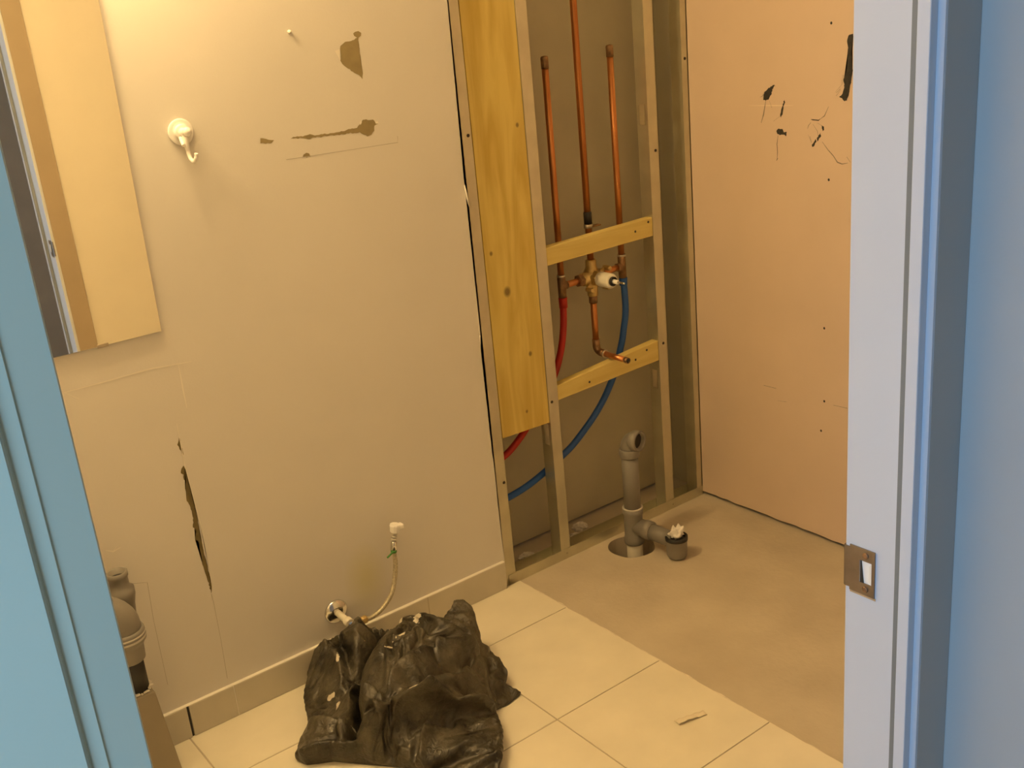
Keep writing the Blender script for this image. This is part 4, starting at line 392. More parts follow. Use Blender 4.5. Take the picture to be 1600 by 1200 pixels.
def plywood_mat(name, light, dark, scale=(9, 9, 0.9), knots=()):
    m, nt, b = new_mat(name)
    N, L = nt.nodes, nt.links
    g = N.new('ShaderNodeNewGeometry')
    mp = N.new('ShaderNodeMapping'); mp.inputs['Scale'].default_value = scale
    L.new(g.outputs['Position'], mp.inputs['Vector'])
    n = N.new('ShaderNodeTexNoise'); n.inputs['Scale'].default_value = 2.2; n.inputs['Detail'].default_value = 6; n.inputs['Distortion'].default_value = 1.6
    L.new(mp.outputs[0], n.inputs['Vector'])
    r = N.new('ShaderNodeValToRGB')
    r.color_ramp.elements[0].position = 0.32; r.color_ramp.elements[1].position = 0.62
    r.color_ramp.elements[0].color = (*dark, 1); r.color_ramp.elements[1].color = (*light, 1)
    L.new(n.outputs['Fac'], r.inputs['Fac'])
    out = r.outputs['Color']
    for (kx, kz, kr) in knots:
        d = N.new('ShaderNodeVectorMath'); d.operation = 'DISTANCE'
        cb = N.new('ShaderNodeVectorMath'); cb.operation = 'MULTIPLY'; cb.inputs[1].default_value = (1, 0, 0.8)
        L.new(g.outputs['Position'], cb.inputs[0]); L.new(cb.outputs[0], d.inputs[0]); d.inputs[1].default_value = (kx, 0, kz * 0.8)
        mr = N.new('ShaderNodeMapRange'); mr.inputs['From Min'].default_value = kr; mr.inputs['From Max'].default_value = kr * 0.45
        mr.inputs['To Max'].default_value = 0.8
        L.new(d.outputs['Value'], mr.inputs['Value'])
        mx = N.new('ShaderNodeMix'); mx.data_type = 'RGBA'
        L.new(mr.outputs[0], mx.inputs['Factor']); L.new(out, mx.inputs[6]); mx.inputs[7].default_value = (0.16, 0.10, 0.035, 1)
        out = mx.outputs[2]
    L.new(out, b.inputs['Base Color'])
    b.inputs['Roughness'].default_value = 0.65
    return m

M = {}
M['wall'] = wall_paint()
M['paper'] = mat('torn_brown_paper', (0.31, 0.25, 0.125), 0.85, var=0.12, scale=40)
M['crack'] = mat('olive_crack', (0.17, 0.135, 0.055), 0.9, var=0.15, scale=60)
M['pale_pink'] = mat('pale_scrape', (0.78, 0.645, 0.50), 0.7)
M['casing_shaded'] = mat('shaded_white_casing', (0.46, 0.45, 0.43), 0.45, var=0.02)  # grey stands for the grazing-light shade on the white hall casing
M['stop_bevel'] = mat('grey_stop_bevel', (0.20, 0.22, 0.23), 0.6)
M['pale'] = mat('pale_filler', (0.84, 0.80, 0.72), 0.7)
M['line'] = mat('pencil_line', (0.46, 0.43, 0.38), 0.8)
M['gypsum'] = mat('gypsum_edge', (0.74, 0.70, 0.62), 0.9, var=0.1, scale=50)
M['wallB'] = mat('pinkish_drywall', (0.68, 0.54, 0.425), 0.7, var=0.035, scale=4)
M['black'] = mat('black_mastic', (0.035, 0.032, 0.028), 0.7, var=0.4, scale=90)
M['smear'] = mat('grey_smear', (0.27, 0.23, 0.18), 0.8, var=0.3, scale=120)
M['front'] = mat('front_wall_paint', (0.76, 0.72, 0.65), 0.6, var=0.02)
M['ceiling'] = mat('ceiling_white', (0.80, 0.78, 0.74), 0.8, var=0.02)
M['concrete'] = mat('grey_concrete', (0.61, 0.54, 0.42), 0.85, col2=(0.50, 0.435, 0.335), scale=5.5, bump=0.25, bscale=70)
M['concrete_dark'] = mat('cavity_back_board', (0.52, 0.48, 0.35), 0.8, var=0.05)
M['tile'] = mat('cream_floor_tile', (0.82, 0.765, 0.62), 0.33, var=0.05, scale=9, spec=0.5)
M['grout'] = mat('tan_grout', (0.50, 0.44, 0.34), 0.9)
M['mortar'] = mat('tile_mortar', (0.74, 0.68, 0.56), 0.9, var=0.15, scale=60)
M['basetile'] = mat('tan_baseboard_tile', (0.62, 0.575, 0.47), 0.45, var=0.06, scale=9)
M['ledge'] = mat('shaded_tan_ledge', (0.30, 0.26, 0.19), 0.6, var=0.05)  # tan darkened to put the shade of the ledge front into its colour
M['galv'] = mat('galvanised_steel', (0.66, 0.635, 0.50), 0.36, 0.85, var=0.08, scale=14)
M['screw'] = mat('dark_screw', (0.07, 0.06, 0.05), 0.5, 0.6)
M['ply'] = plywood_mat('yellow_plywood', (0.72, 0.56, 0.16), (0.58, 0.41, 0.09), (9, 9, 1.0), [(-0.667, 0.800, 0.013), (-0.612, 0.622, 0.007), (-0.705, 0.905, 0.006), (-0.590, 1.20, 0.006), (-0.64, 0.47, 0.005)])
M['lumber'] = plywood_mat('yellow_lumber', (0.76, 0.62, 0.22), (0.66, 0.51, 0.16), (1.2, 9, 9))
M['copper'] = mat('copper_pipe', (0.72, 0.32, 0.12), 0.36, 0.9, col2=(0.45, 0.17, 0.06), scale=18, stretch=(1, 1, 0.25))
M['copper_dull'] = mat('tarnished_copper', (0.42, 0.25, 0.13), 0.5, 0.8, col2=(0.22, 0.14, 0.08), scale=70)
M['solder'] = mat('solder_bead', (0.62, 0.56, 0.46), 0.4, 0.8)
M['brass'] = mat('rough_brass', (0.72, 0.56, 0.25), 0.4, 0.8, col2=(0.5, 0.36, 0.16), scale=60)
M['ivory'] = mat('ivory_plastic', (0.78, 0.74, 0.62), 0.4)
M['dark'] = mat('black_rubber_and_hollow_shade', (0.02, 0.02, 0.02), 0.45)
M['red'] = mat('red_tube', (0.46, 0.020, 0.010), 0.4)
M['blue'] = mat('blue_tube', (0.020, 0.105, 0.40), 0.4)
M['pvc'] = mat('grey_plastic_pipe', (0.235, 0.22, 0.195), 0.42, var=0.06, scale=14)
M['pvc_rim'] = mat('pale_pipe_rim', (0.52, 0.49, 0.44), 0.5)
M['rag'] = mat('white_rag', (0.86, 0.83, 0.78), 0.9, var=0.05)
M['white'] = mat('white_plastic', (0.92, 0.90, 0.86), 0.28)
M['chrome'] = mat('chrome', (0.74, 0.73, 0.70), 0.14, 1.0, var=0.02)
M['braid'] = mat('braided_hose', (0.55, 0.50, 0.36), 0.45, 0.5, var=0.3, scale=260)
M['green'] = mat('green_tie', (0.06, 0.24, 0.05), 0.5)
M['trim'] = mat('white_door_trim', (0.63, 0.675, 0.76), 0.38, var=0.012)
M['hall'] = mat('hall_wall_paint', (0.50, 0.52, 0.53), 0.6, var=0.02)
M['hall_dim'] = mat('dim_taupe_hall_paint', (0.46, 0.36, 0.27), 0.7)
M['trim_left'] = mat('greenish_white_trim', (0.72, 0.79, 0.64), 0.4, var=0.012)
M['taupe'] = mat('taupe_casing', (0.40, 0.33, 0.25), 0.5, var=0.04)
M['steel'] = mat('tarnished_strike_steel', (0.30, 0.255, 0.21), 0.36, 0.85, col2=(0.20, 0.165, 0.135), scale=30)
M['wood_raw'] = mat('raw_wood_mortise', (0.60, 0.40, 0.20), 0.8)
M['scrap'] = mat('cream_paper_scrap', (0.84, 0.76, 0.60), 0.8)
m, nt, b = new_mat('mirror_silver')
b.inputs['Base Color'].default_value = (0.97, 0.93, 0.80, 1); b.inputs['Metallic'].default_value = 1; b.inputs['Roughness'].default_value = 0.015
M['mirror'] = m

def bag_mat():
    m, nt, b = new_mat('dusty_black_plastic')
    N, L = nt.nodes, nt.links
    g = N.new('ShaderNodeNewGeometry')
    n = N.new('ShaderNodeTexNoise'); n.inputs['Scale'].default_value = 14; n.inputs['Detail'].default_value = 8; n.inputs['Roughness'].default_value = 0.65
    L.new(g.outputs['Position'], n.inputs['Vector'])
    r = N.new('ShaderNodeValToRGB')
    r.color_ramp.elements[0].position = 0.34; r.color_ramp.elements[0].color = (0.014, 0.012, 0.008, 1)
    r.color_ramp.elements[1].position = 0.72; r.color_ramp.elements[1].color = (0.125, 0.108, 0.070, 1)
    L.new(n.outputs['Fac'], r.inputs['Fac'])
    # splashes of plaster with a ragged outline
    n3 = N.new('ShaderNodeTexNoise'); n3.inputs['Scale'].default_value = 120; n3.inputs['Detail'].default_value = 2
    L.new(g.outputs['Position'], n3.inputs['Vector'])
    tot = None
    for (sx_, sy_, rx_, ry_, an) in SMEARS:
        mp = N.new('ShaderNodeMapping'); mp.vector_type = 'TEXTURE'
        mp.inputs['Location'].default_value = (sx_, sy_, 0); mp.inputs['Rotation'].default_value = (0, 0, an); mp.inputs['Scale'].default_value = (rx_, ry_, 1e4)
        L.new(g.outputs['Position'], mp.inputs['Vector'])
        ln = N.new('ShaderNodeVectorMath'); ln.operation = 'LENGTH'; L.new(mp.outputs[0], ln.inputs[0])
        ad_ = N.new('ShaderNodeMath'); ad_.operation = 'MULTIPLY_ADD'; L.new(n3.outputs['Fac'], ad_.inputs[0]); ad_.inputs[1].default_value = 2.2; L.new(ln.outputs['Value'], ad_.inputs[2])
        lt = N.new('ShaderNodeMath'); lt.operation = 'LESS_THAN'; L.new(ad_.outputs[0], lt.inputs[0]); lt.inputs[1].default_value = 2.0
        if tot is None: tot = lt.outputs[0]
        else:
            mx_ = N.new('ShaderNodeMath'); mx_.operation = 'MAXIMUM'; L.new(tot, mx_.inputs[0]); L.new(lt.outputs[0], mx_.inputs[1]); tot = mx_.outputs[0]
    mxc = N.new('ShaderNodeMix'); mxc.data_type = 'RGBA'; L.new(tot, mxc.inputs['Factor']); L.new(r.outputs['Color'], mxc.inputs[6]); mxc.inputs[7].default_value = (0.66, 0.60, 0.48, 1)
    L.new(mxc.outputs[2], b.inputs['Base Color'])
    r2 = N.new('ShaderNodeMapRange'); r2.inputs['To Min'].default_value = 0.22; r2.inputs['To Max'].default_value = 0.58
    L.new(n.outputs['Fac'], r2.inputs['Value']); L.new(r2.outputs[0], b.inputs['Roughness'])
    n2 = N.new('ShaderNodeTexNoise'); n2.inputs['Scale'].default_value = 60; n2.inputs['Detail'].default_value = 3; n2.inputs['Distortion'].default_value = 1.5
    L.new(g.outputs['Position'], n2.inputs['Vector'])
    bp = N.new('ShaderNodeBump'); bp.inputs['Strength'].default_value = 0.5; bp.inputs['Distance'].default_value = 0.006
    L.new(n2.outputs['Fac'], bp.inputs['Height']); L.new(bp.outputs[0], b.inputs['Normal'])
    return m

M['bag'] = bag_mat()

# ------------------------------------------------------------------ mesh helpers
class MB:
    """Collects shapes into one mesh; every shape may use its own material slot."""
    def __init__(s): s.bm = bmesh.new(); s.mats = []
    def slot(s, m):
        if m not in s.mats: s.mats.append(m)
        return s.mats.index(m)
    def _fin(s, faces, m, smooth=False):
        k = s.slot(m)
        for f in faces: f.material_index = k; f.smooth = smooth
    def box(s, a, b, m, bevel=0.0, seg=2):
        x0, y0, z0 = (min(a[i], b[i]) for i in range(3)); x1, y1, z1 = (max(a[i], b[i]) for i in range(3))
        return s.hexa([(x0,y0,z0),(x1,y0,z0),(x1,y1,z0),(x0,y1,z0),(x0,y0,z1),(x1,y0,z1),(x1,y1,z1),(x0,y1,z1)], m, bevel, seg)
    def hexa(s, v, m, bevel=0.0, seg=2):
        vs = [s.bm.verts.new(p) for p in v]
        fs = [s.bm.faces.new([vs[i] for i in q]) for q in ((3,2,1,0),(4,5,6,7),(0,1,5,4),(1,2,6,5),(2,3,7,6),(3,0,4,7))]
        s._fin(fs, m)
        if bevel:
            es = set(e for f in fs for e in f.edges)
            r = bmesh.ops.bevel(s.bm, geom=list(es), offset=bevel, segments=seg, affect='EDGES', profile=0.5)
            s._fin(r['faces'], m)
        return s
    def prism(s, pts, axis, a, b, m, mside=None, smooth=False):
        """polygon pts in the plane across `axis`, extruded from a to b"""
        def P(p, t):
            return {'y': (p[0], t, p[1]), 'x': (t, p[0], p[1]), 'z': (p[0], p[1], t)}[axis]
        A = [s.bm.verts.new(P(p, a)) for p in pts]; B = [s.bm.verts.new(P(p, b)) for p in pts]
        fa = s.bm.faces.new(A); fb = s.bm.faces.new(B[::-1])
        sides = [s.bm.faces.new((A[i], B[i], B[(i+1) % len(A)], A[(i+1) % len(A)])) for i in range(len(A))]
        s._fin([fa, fb], m); s._fin(sides, mside or m, smooth)
        r = bmesh.ops.triangulate(s.bm, faces=[fa, fb])
        return s
    def flat(s, pts3, m):
        vs = [s.bm.verts.new(p) for p in pts3]; f = s.bm.faces.new(vs); s._fin([f], m)
        bmesh.ops.triangulate(s.bm, faces=[f]); return s
    def lathe(s, prof, m, origin=(0,0,0), axis=(0,0,1), n=28, cap0=True, cap1=True, smooth=True):
        """prof: list of (radius, distance along axis)"""
        ax = Vector(axis).normalized(); o = Vector(origin)
        u = ax.orthogonal().normalized(); v = ax.cross(u)
        rings = []
        for r, h in prof:
            rings.append([s.bm.verts.new(o + ax*h + (u*math.cos(2*math.pi*i/n) + v*math.sin(2*math.pi*i/n))*max(r, 1e-5)) for i in range(n)])
        fs = []
        for k in range(len(rings)-1):
            A, B = rings[k], rings[k+1]
            for i in range(n): fs.append(s.bm.faces.new((A[i], A[(i+1)%n], B[(i+1)%n], B[i])))
        s._fin(fs, m, smooth)
        caps = []
        if cap0: caps.append(s.bm.faces.new(rings[0][::-1]))
        if cap1: caps.append(s.bm.faces.new(rings[-1]))
        s._fin(caps, m)
        return s
    def tube(s, pts, rad, m, n=16, caps=True, sub=0):
        P = [Vector(p) for p in pts]
        if sub:   # Catmull-Rom
            Q = []
            E = [2*P[0]-P[1]] + P + [2*P[-1]-P[-2]]
            for i in range(1, len(E)-2):
                for k in range(sub):
                    t = k/sub; a, b, c, d = E[i-1], E[i], E[i+1], E[i+2]
                    Q.append(0.5*((2*b) + (c-a)*t + (2*a-5*b+4*c-d)*t*t + (3*b-a-3*c+d)*t**3))
            Q.append(P[-1]); P = Q
        R = rad if hasattr(rad, '__len__') else [rad]*len(P)
        if len(R) != len(P): R = [R[min(len(R)-1, int(i*len(R)/len(P)))] for i in range(len(P))]
        t = (P[1]-P[0]).normalized(); u = t.orthogonal().normalized()
        rings = []
        for i, p in enumerate(P):
            if i == 0: t = (P[1]-P[0])
            elif i == len(P)-1: t = P[-1]-P[-2]
            else: t = (P[i+1]-P[i]).normalized() + (P[i]-P[i-1]).normalized()
            t.normalize(); u = (u - t*u.dot(t)).normalized(); v = t.cross(u)
            rings.append([s.bm.verts.new(p + (u*math.cos(2*math.pi*k/n) + v*math.sin(2*math.pi*k/n))*R[i]) for k in range(n)])
        fs = []
        for A, B in zip(rings, rings[1:]):
            for i in range(n): fs.append(s.bm.faces.new((A[i], A[(i+1)%n], B[(i+1)%n], B[i])))
        s._fin(fs, m, True)
        if caps: s._fin([s.bm.faces.new(rings[0][::-1]), s.bm.faces.new(rings[-1])], m)
        return s
    def build(s, name, parent=None, recalc=True, origin=None):
        if recalc: bmesh.ops.recalc_face_normals(s.bm, faces=s.bm.faces)
        if origin is None and parent is not None and parent.type == 'EMPTY':
            pass
        me = bpy.data.meshes.new(name); s.bm.to_mesh(me); s.bm.free()
        for m in s.mats: me.materials.append(m)
        o = bpy.data.objects.new(name, me); COL.objects.link(o)
        if parent is not None:
            o.parent = parent
            o.matrix_parent_inverse = Matrix.Translation(ROOT_LOC[parent.name]).inverted()
        ROOT_LOC[o.name] = Vector((0, 0, 0)) if parent is None else Vector((0, 0, 0))
        return o
ROOT_LOC = {}
def thing(name, label, cat, loc, group=None):
    o = bpy.data.objects.new(name, None); COL.objects.link(o)
    o.empty_display_size = 0.03; o.location = loc
    ROOT_LOC[o.name] = Vector(loc)
    o['label'] = label; o['category'] = cat
    if group: o['group'] = group
    return o
def tag(o, label, cat, group=None):
    o['label'] = label; o['category'] = cat
    if group: o['group'] = group
    return o
def structure(o, label, cat):
    o['kind'] = 'structure'; o['label'] = label; o['category'] = cat
    return o

# strips along a polyline, on a wall
def strip(pts, w, taper=True):
    L, R = [], []
    n = len(pts)
    for i, p in enumerate(pts):
        a = pts[max(0, i-1)]; b = pts[min(n-1, i+1)]
        dx, dz = b[0]-a[0], b[1]-a[1]; l = math.hypot(dx, dz) or 1
        k = w/2 * ((0.35 if i in (0, n-1) else 1.0) if taper else 1) * random.uniform(0.8, 1.2)
        L.append((p[0]-dz/l*k, p[1]+dx/l*k)); R.append((p[0]+dz/l*k, p[1]-dx/l*k))
    return L + R[::-1]

def ragged(pts, amp, step=0.004):
    out = []
    for i, a in enumerate(pts):
        b_ = pts[(i+1) % len(pts)]
        l = math.hypot(b_[0]-a[0], b_[1]-a[1]); k = max(1, int(l/step))
        nx_, nz_ = -(b_[1]-a[1])/(l or 1), (b_[0]-a[0])/(l or 1)
        for j in range(k):
            t = j/k; d = random.uniform(-amp, amp) if j else 0
            out.append((a[0]+(b_[0]-a[0])*t+nx_*d, a[1]+(b_[1]-a[1])*t+nz_*d))
    return out
# ------------------------------------------------------------------ the setting
ZC = 2.30
XL = -2.80
YF0, YF1 = CY + 0.520, CY + 0.580      # door wall: hall face, bathroom face
DX0, DX1 = CX + 0.110, CX + 0.830      # door opening
YA = -0.0127
# back wall: drywall sheet with ragged right edge, stains and torn paper in the same mesh
w = MB()
edge = []
zs = np.linspace(0.012, ZC, 90)
for z in zs:
    x = float(np.interp(z, [0, .19, .588, .70, .71, 1.04, 1.07, 1.5, 2.3], [-.7700, -.7713, -.7752, -.7745, -.7715, -.7715, -.7735, -.7655, -.760]))
    edge.append((x + noise.noise(Vector((0, 0, z*55)))*0.0022 + noise.noise(Vector((3, 0, z*14)))*0.0018, z))
w.prism([(XL, ZC), (XL, 0.012)] + [(float(a), float(b_)) for a, b_ in edge], 'y', YA, 0.0, M['wall'], M['gypsum'])
for i, q in enumerate(PA['torn']): w.flat([(x, YA-0.0004, z) for x, z in ragged(q, 0.0011)], M['paper' if i < 5 else 'crack'])
for q in PA['pale']: w.flat([(x, YA-0.0005, z) for x, z in q], M['pale'])
for q, t in LA['pale']: w.flat([(x, YA-0.00055, z) for x, z in strip(q, t)], M['pale'])
for q, t in LA['line']: w.flat([(x, YA-0.00045, z) for x, z in strip(q, t, False)], M['line'])
# curled sliver of face paper on the ragged edge
w.tube([(-0.7735, YA-0.001, 1.085), (-0.770, YA-0.002, 1.055), (-0.7655, YA+0.001, 1.030)], [0.0012, 0.0022, 0.0008], M['pale'], 6)
w.tube([(-0.7735, YA, 0.715), (-0.7765, YA-0.001, 0.70)], [0.0014, 0.0008], M['pale'], 6)
structure(w.build('wall_back'), 'beige drywall with torn paper patches and a long crack', 'wall')

# back board of the open stud bay and its right end
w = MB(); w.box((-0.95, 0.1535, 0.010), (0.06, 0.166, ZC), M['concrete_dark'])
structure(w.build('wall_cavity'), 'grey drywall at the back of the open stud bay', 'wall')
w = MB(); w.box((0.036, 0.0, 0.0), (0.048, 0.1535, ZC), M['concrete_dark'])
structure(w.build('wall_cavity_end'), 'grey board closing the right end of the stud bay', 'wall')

# right wall
w = MB()
bot = [(-0.002, 0.012)]
for i in range(60):
    y = -0.002 - (1.506)*(i+1)/60
    bot.append((y, 0.013 + 0.004*noise.noise(Vector((y*18, 2, 0))) + 0.003*noise.noise(Vector((y*60, 7, 0)))))
w.prism([(-0.002, ZC)] + bot + [(bot[-1][0], ZC)], 'x', 0.005, 0.018, M['wallB'], M['gypsum'])
XB = 0.005
for q in PB['dark']: w.flat([(XB-0.0005, y, z) for y, z in ragged(q, 0.0013, 0.003)], M['black'])
for q, t in LB['dark']: w.flat([(XB-0.0006, y, z) for y, z in strip(q, t)], M['black'])
for q, t in LB['smear']: w.flat([(XB-0.0004, y, z) for y, z in strip(q, t)], M['smear'])
for q, t in LB['pale']: w.flat([(XB-0.0003, y, z) for y, z in strip(q, t)], M['pale_pink'])
for (y, z) in DB: w.flat([(XB-0.0005, y+0.0032*math.cos(k*math.pi/4), z+0.0036*math.sin(k*math.pi/4)) for k in range(8)], M['black'])
structure(w.build('wall_right'), 'pinkish bare drywall with black mastic scuffs', 'wall')

w = MB(); w.box((XL-0.02, YF1, 0), (XL, 0.0, ZC), M['front'])
structure(w.build('wall_left'), 'left bathroom wall', 'wall')
# wall that holds the doorway
w = MB()
w.box((XL-1.2, YF0, 0), (DX0-0.018, YF1, ZC), M['front'])
w.box((DX1+0.009, YF0, 0), (0.018, YF1, ZC), M['front'])
w.box((DX0-0.018, YF0, 2.05), (DX1+0.018, YF1, ZC), M['front'])
structure(w.build('wall_front'), 'wall around the doorway', 'wall')
w = MB(); w.box((XL-0.02, YF1, ZC), (0.06, 0.17, ZC+0.02), M['ceiling'])
structure(w.build('ceiling'), 'bathroom ceiling', 'ceiling')
# hall
w = MB(); w.prism([(DX1+0.055, CY+0.519), (DX1+0.055, CY+0.36), (DX1+1.4, CY+0.36), (DX1+1.4, CY+0.519)], 'z', 0, 2.4, M['hall'])
structure(w.build('wall_hall_right'), 'pale hall wall right of the doorway', 'wall')
w = MB(); w.box((DX1+1.4, CY-1.5, 0), (DX1+1.42, CY+0.519, 2.4), M['hall_dim'])
structure(w.build('wall_hall_end'), 'far end of the hall', 'wall')
w = MB(); w.box((XL-1.2, CY-1.52, 0), (DX1+1.42, CY-1.5, 2.4), M['hall_dim'])
structure(w.build('wall_hall_back'), 'hall wall behind the viewer', 'wall')
w = MB()
hx = CX - 1.03
w.box((hx-0.02, CY-1.5, 0), (hx, CY-0.25, 2.4), M['hall']); w.box((hx-0.02, CY+0.40, 0), (hx, YF0-0.001, 2.4), M['hall'])
w.box((hx-0.02, CY-0.25, 0), (hx, CY+0.40, 0.38), M['hall']); w.box((hx-0.02, CY-0.25, 1.92), (hx, CY+0.40, 2.4), M['hall'])
structure(w.build('wall_hall_left'), 'hall wall with the window opening', 'wall')
w = MB(); w.box((XL-1.2, CY-1.5, 2.4), (DX1+1.42, YF0, 2.42), M['ceiling'])
structure(w.build('ceiling_hall'), 'hall ceiling', 'ceiling')
w = MB(); w.box((XL-1.2, CY-1.5, -0.02), (DX1+1.42, YF0-0.001, 0.0), M['grout'])
structure(w.build('floor_hall'), 'hall floor', 'floor')

# concrete slab with the round hole for the drain
w = MB()
HX, HY, HR = -0.378, -0.084, 0.066
X0, X1, Y0, Y1 = XL, 0.05, YF0, 0.17
outer = [w.bm.verts.new(p) for p in ((X0, Y0, 0), (X1, Y0, 0), (X1, Y1, 0), (X0, Y1, 0))]
ring = [w.bm.verts.new((HX + HR*(1+0.04*math.sin(3*t+1))*math.cos(t), HY + HR*(1+0.03*math.sin(4*t))*math.sin(t), 0)) for t in np.linspace(0, 2*math.pi, 48, endpoint=False)]
es = [w.bm.edges.new((outer[i], outer[(i+1) % 4])) for i in range(4)] + [w.bm.edges.new((ring[i], ring[(i+1) % 48])) for i in range(48)]
r = bmesh.ops.triangle_fill(w.bm, edges=es, use_beauty=True)
w._fin([f for f in r['geom'] if isinstance(f, bmesh.types.BMFace)], M['concrete'])
low = [w.bm.verts.new((v.co.x, v.co.y, -0.16)) for v in ring]
w._fin([w.bm.faces.new((ring[i], low[i], low[(i+1) % 48], ring[(i+1) % 48])) for i in range(48)], M['concrete'])
w._fin([w.bm.faces.new(low)], M['concrete'])
structure(w.build('floor'), 'bare grey brown concrete shower floor', 'floor')

# tiled floor: tiles, grout bed, mortar along the cut edge
w = MB()
xs = [-2.80, -2.600, -2.288, -1.977, -1.665, -1.353, -1.040, -0.728]
ys = [-0.0135, -0.210, -0.5445, -0.8645, -1.19, YF1]
g_ = 0.0016
for i in range(len(xs)-1):
    for j in range(len(ys)-1):
        x0, x1, y1, y0 = xs[i]+g_, xs[i+1]-g_, ys[j]-g_, ys[j+1]+g_
        if xs[i+1] == -0.728:
            e = [(x1 + 0.003*noise.noise(Vector((y*14, 5, 1))) + 0.002*noise.noise(Vector((y*45, 9, 1))) + (0.012 if y < -0.80 else 0)*0.2, y) for y in np.linspace(y0, y1, 24)]
            w.prism([(x0, y1), (x0, y0)] + [(float(a), float(b_)) for a, b_ in e], 'z', 0.002, 0.010, M['tile'], M['mortar'])
        else:
            w.box((x0, y0, 0.002), (x1, y1, 0.010), M['tile'], 0.0008, 1)
w.box((XL, YF1, 0.001), (-0.7305, -0.0135, 0.0088), M['grout'])
e1 = [(-0.730, float(y)) for y in np.linspace(YF1, -0.03, 80)]
e2 = [(-0.7215 + 0.006*noise.noise(Vector((float(y)*20, 1, 4))) + 0.003*noise.noise(Vector((float(y)*70, 1, 4))), float(y)) for y in np.linspace(-0.03, YF1, 80)]
w.prism(e1 + e2, 'z', 0.0003, 0.0042, M['mortar'])
structure(w.build('floor_tiles'), 'cream square floor tiles ending at the bare concrete', 'floor')

# tile baseboard
w = MB()
bj = [XL, -2.28, -1.9675, -1.6555, -1.5475, -1.336, -1.023, -0.777]
for i in range(len(bj)-1):
    gp0 = 0.0026 if bj[i] == -1.6555 else 0.0007
    gp1 = 0.0026 if bj[i+1] == -1.6555 else 0.0007
    w.box((bj[i]+gp0, -0.0232, 0.0102), (bj[i+1]-gp1, -0.0129, 0.0885), M['basetile'], 0.0016, 2)
for x in bj[1:-1]:
    if x == -1.6555: w.box((x-0.003, -0.019, 0.0102), (x+0.003, -0.0129, 0.086), M['dark'])
    else: w.box((x-0.001, -0.0228, 0.0102), (x+0.001, -0.0129, 0.0875), M['pale' if x == -1.5475 else 'grout'])
w.box((XL, -0.0222, 0.0885), (-0.777, -0.0129, 0.0898), M['pale'])
structure(w.build('baseboard_back'), 'tan tile baseboard under the beige wall', 'baseboard')

# ------------------------------------------------------------------ doorway trim
w = MB()
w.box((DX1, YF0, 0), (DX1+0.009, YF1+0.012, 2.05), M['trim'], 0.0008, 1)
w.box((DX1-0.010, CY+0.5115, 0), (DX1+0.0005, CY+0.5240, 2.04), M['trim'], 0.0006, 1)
w.prism([(DX1-0.0094, CY+0.5242), (DX1-0.0092, CY+0.5290), (DX1-0.0050, CY+0.5310), (DX1-0.0004, CY+0.5310), (DX1-0.0004, CY+0.5242)], 'z', 0.0, 2.04, M['stop_bevel'])  # dark grey bevelled strip along the far edge of the stop
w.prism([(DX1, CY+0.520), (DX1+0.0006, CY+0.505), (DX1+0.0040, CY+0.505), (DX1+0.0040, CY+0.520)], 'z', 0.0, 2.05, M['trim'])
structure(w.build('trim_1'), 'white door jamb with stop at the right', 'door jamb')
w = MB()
w.prism([(DX1+0.0042, CY+0.5195), (DX1+0.0042, CY+0.5055), (DX1+0.0050, CY+0.505), (DX1+0.0545, CY+0.505), (DX1+0.0545, CY+0.5195)], 'z', 0.0, 2.10, M['casing_shaded'])
structure(w.build('trim_2'), 'hall casing right of the doorway, shade painted in as grey', 'casing')
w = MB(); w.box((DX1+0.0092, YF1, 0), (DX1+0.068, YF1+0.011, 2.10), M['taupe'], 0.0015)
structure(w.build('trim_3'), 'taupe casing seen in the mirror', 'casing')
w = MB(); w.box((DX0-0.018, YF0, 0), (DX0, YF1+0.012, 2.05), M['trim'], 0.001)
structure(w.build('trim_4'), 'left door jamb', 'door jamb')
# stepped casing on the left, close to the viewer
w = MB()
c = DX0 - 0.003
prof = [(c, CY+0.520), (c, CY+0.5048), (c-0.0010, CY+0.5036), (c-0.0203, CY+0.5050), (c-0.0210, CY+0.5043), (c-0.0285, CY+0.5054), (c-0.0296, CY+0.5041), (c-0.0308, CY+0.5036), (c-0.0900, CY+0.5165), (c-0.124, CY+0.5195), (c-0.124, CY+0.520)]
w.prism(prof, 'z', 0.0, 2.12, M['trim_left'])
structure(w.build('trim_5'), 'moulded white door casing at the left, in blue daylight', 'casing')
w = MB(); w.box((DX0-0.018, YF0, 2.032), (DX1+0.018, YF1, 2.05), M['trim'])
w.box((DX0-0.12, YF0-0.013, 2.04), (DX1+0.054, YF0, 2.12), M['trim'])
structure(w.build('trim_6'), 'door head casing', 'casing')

# strike plate on the right jamb
zp = 0.878
zp = ZP
sp = thing('strike_plate', 'tarnished steel strike plate on the white door jamb', 'strike plate', (DX1, CY+0.575, zp))
w = MB()
y0, y1 = CY+0.5565, CY+0.586
hh = 0.0262
lip = CY + 0.5935
pl = [(y0, zp-hh), (y0, zp+hh), (y1, zp+hh), (lip, zp+hh-0.006), (lip+0.0005, zp-hh+0.006), (y1, zp-hh)]
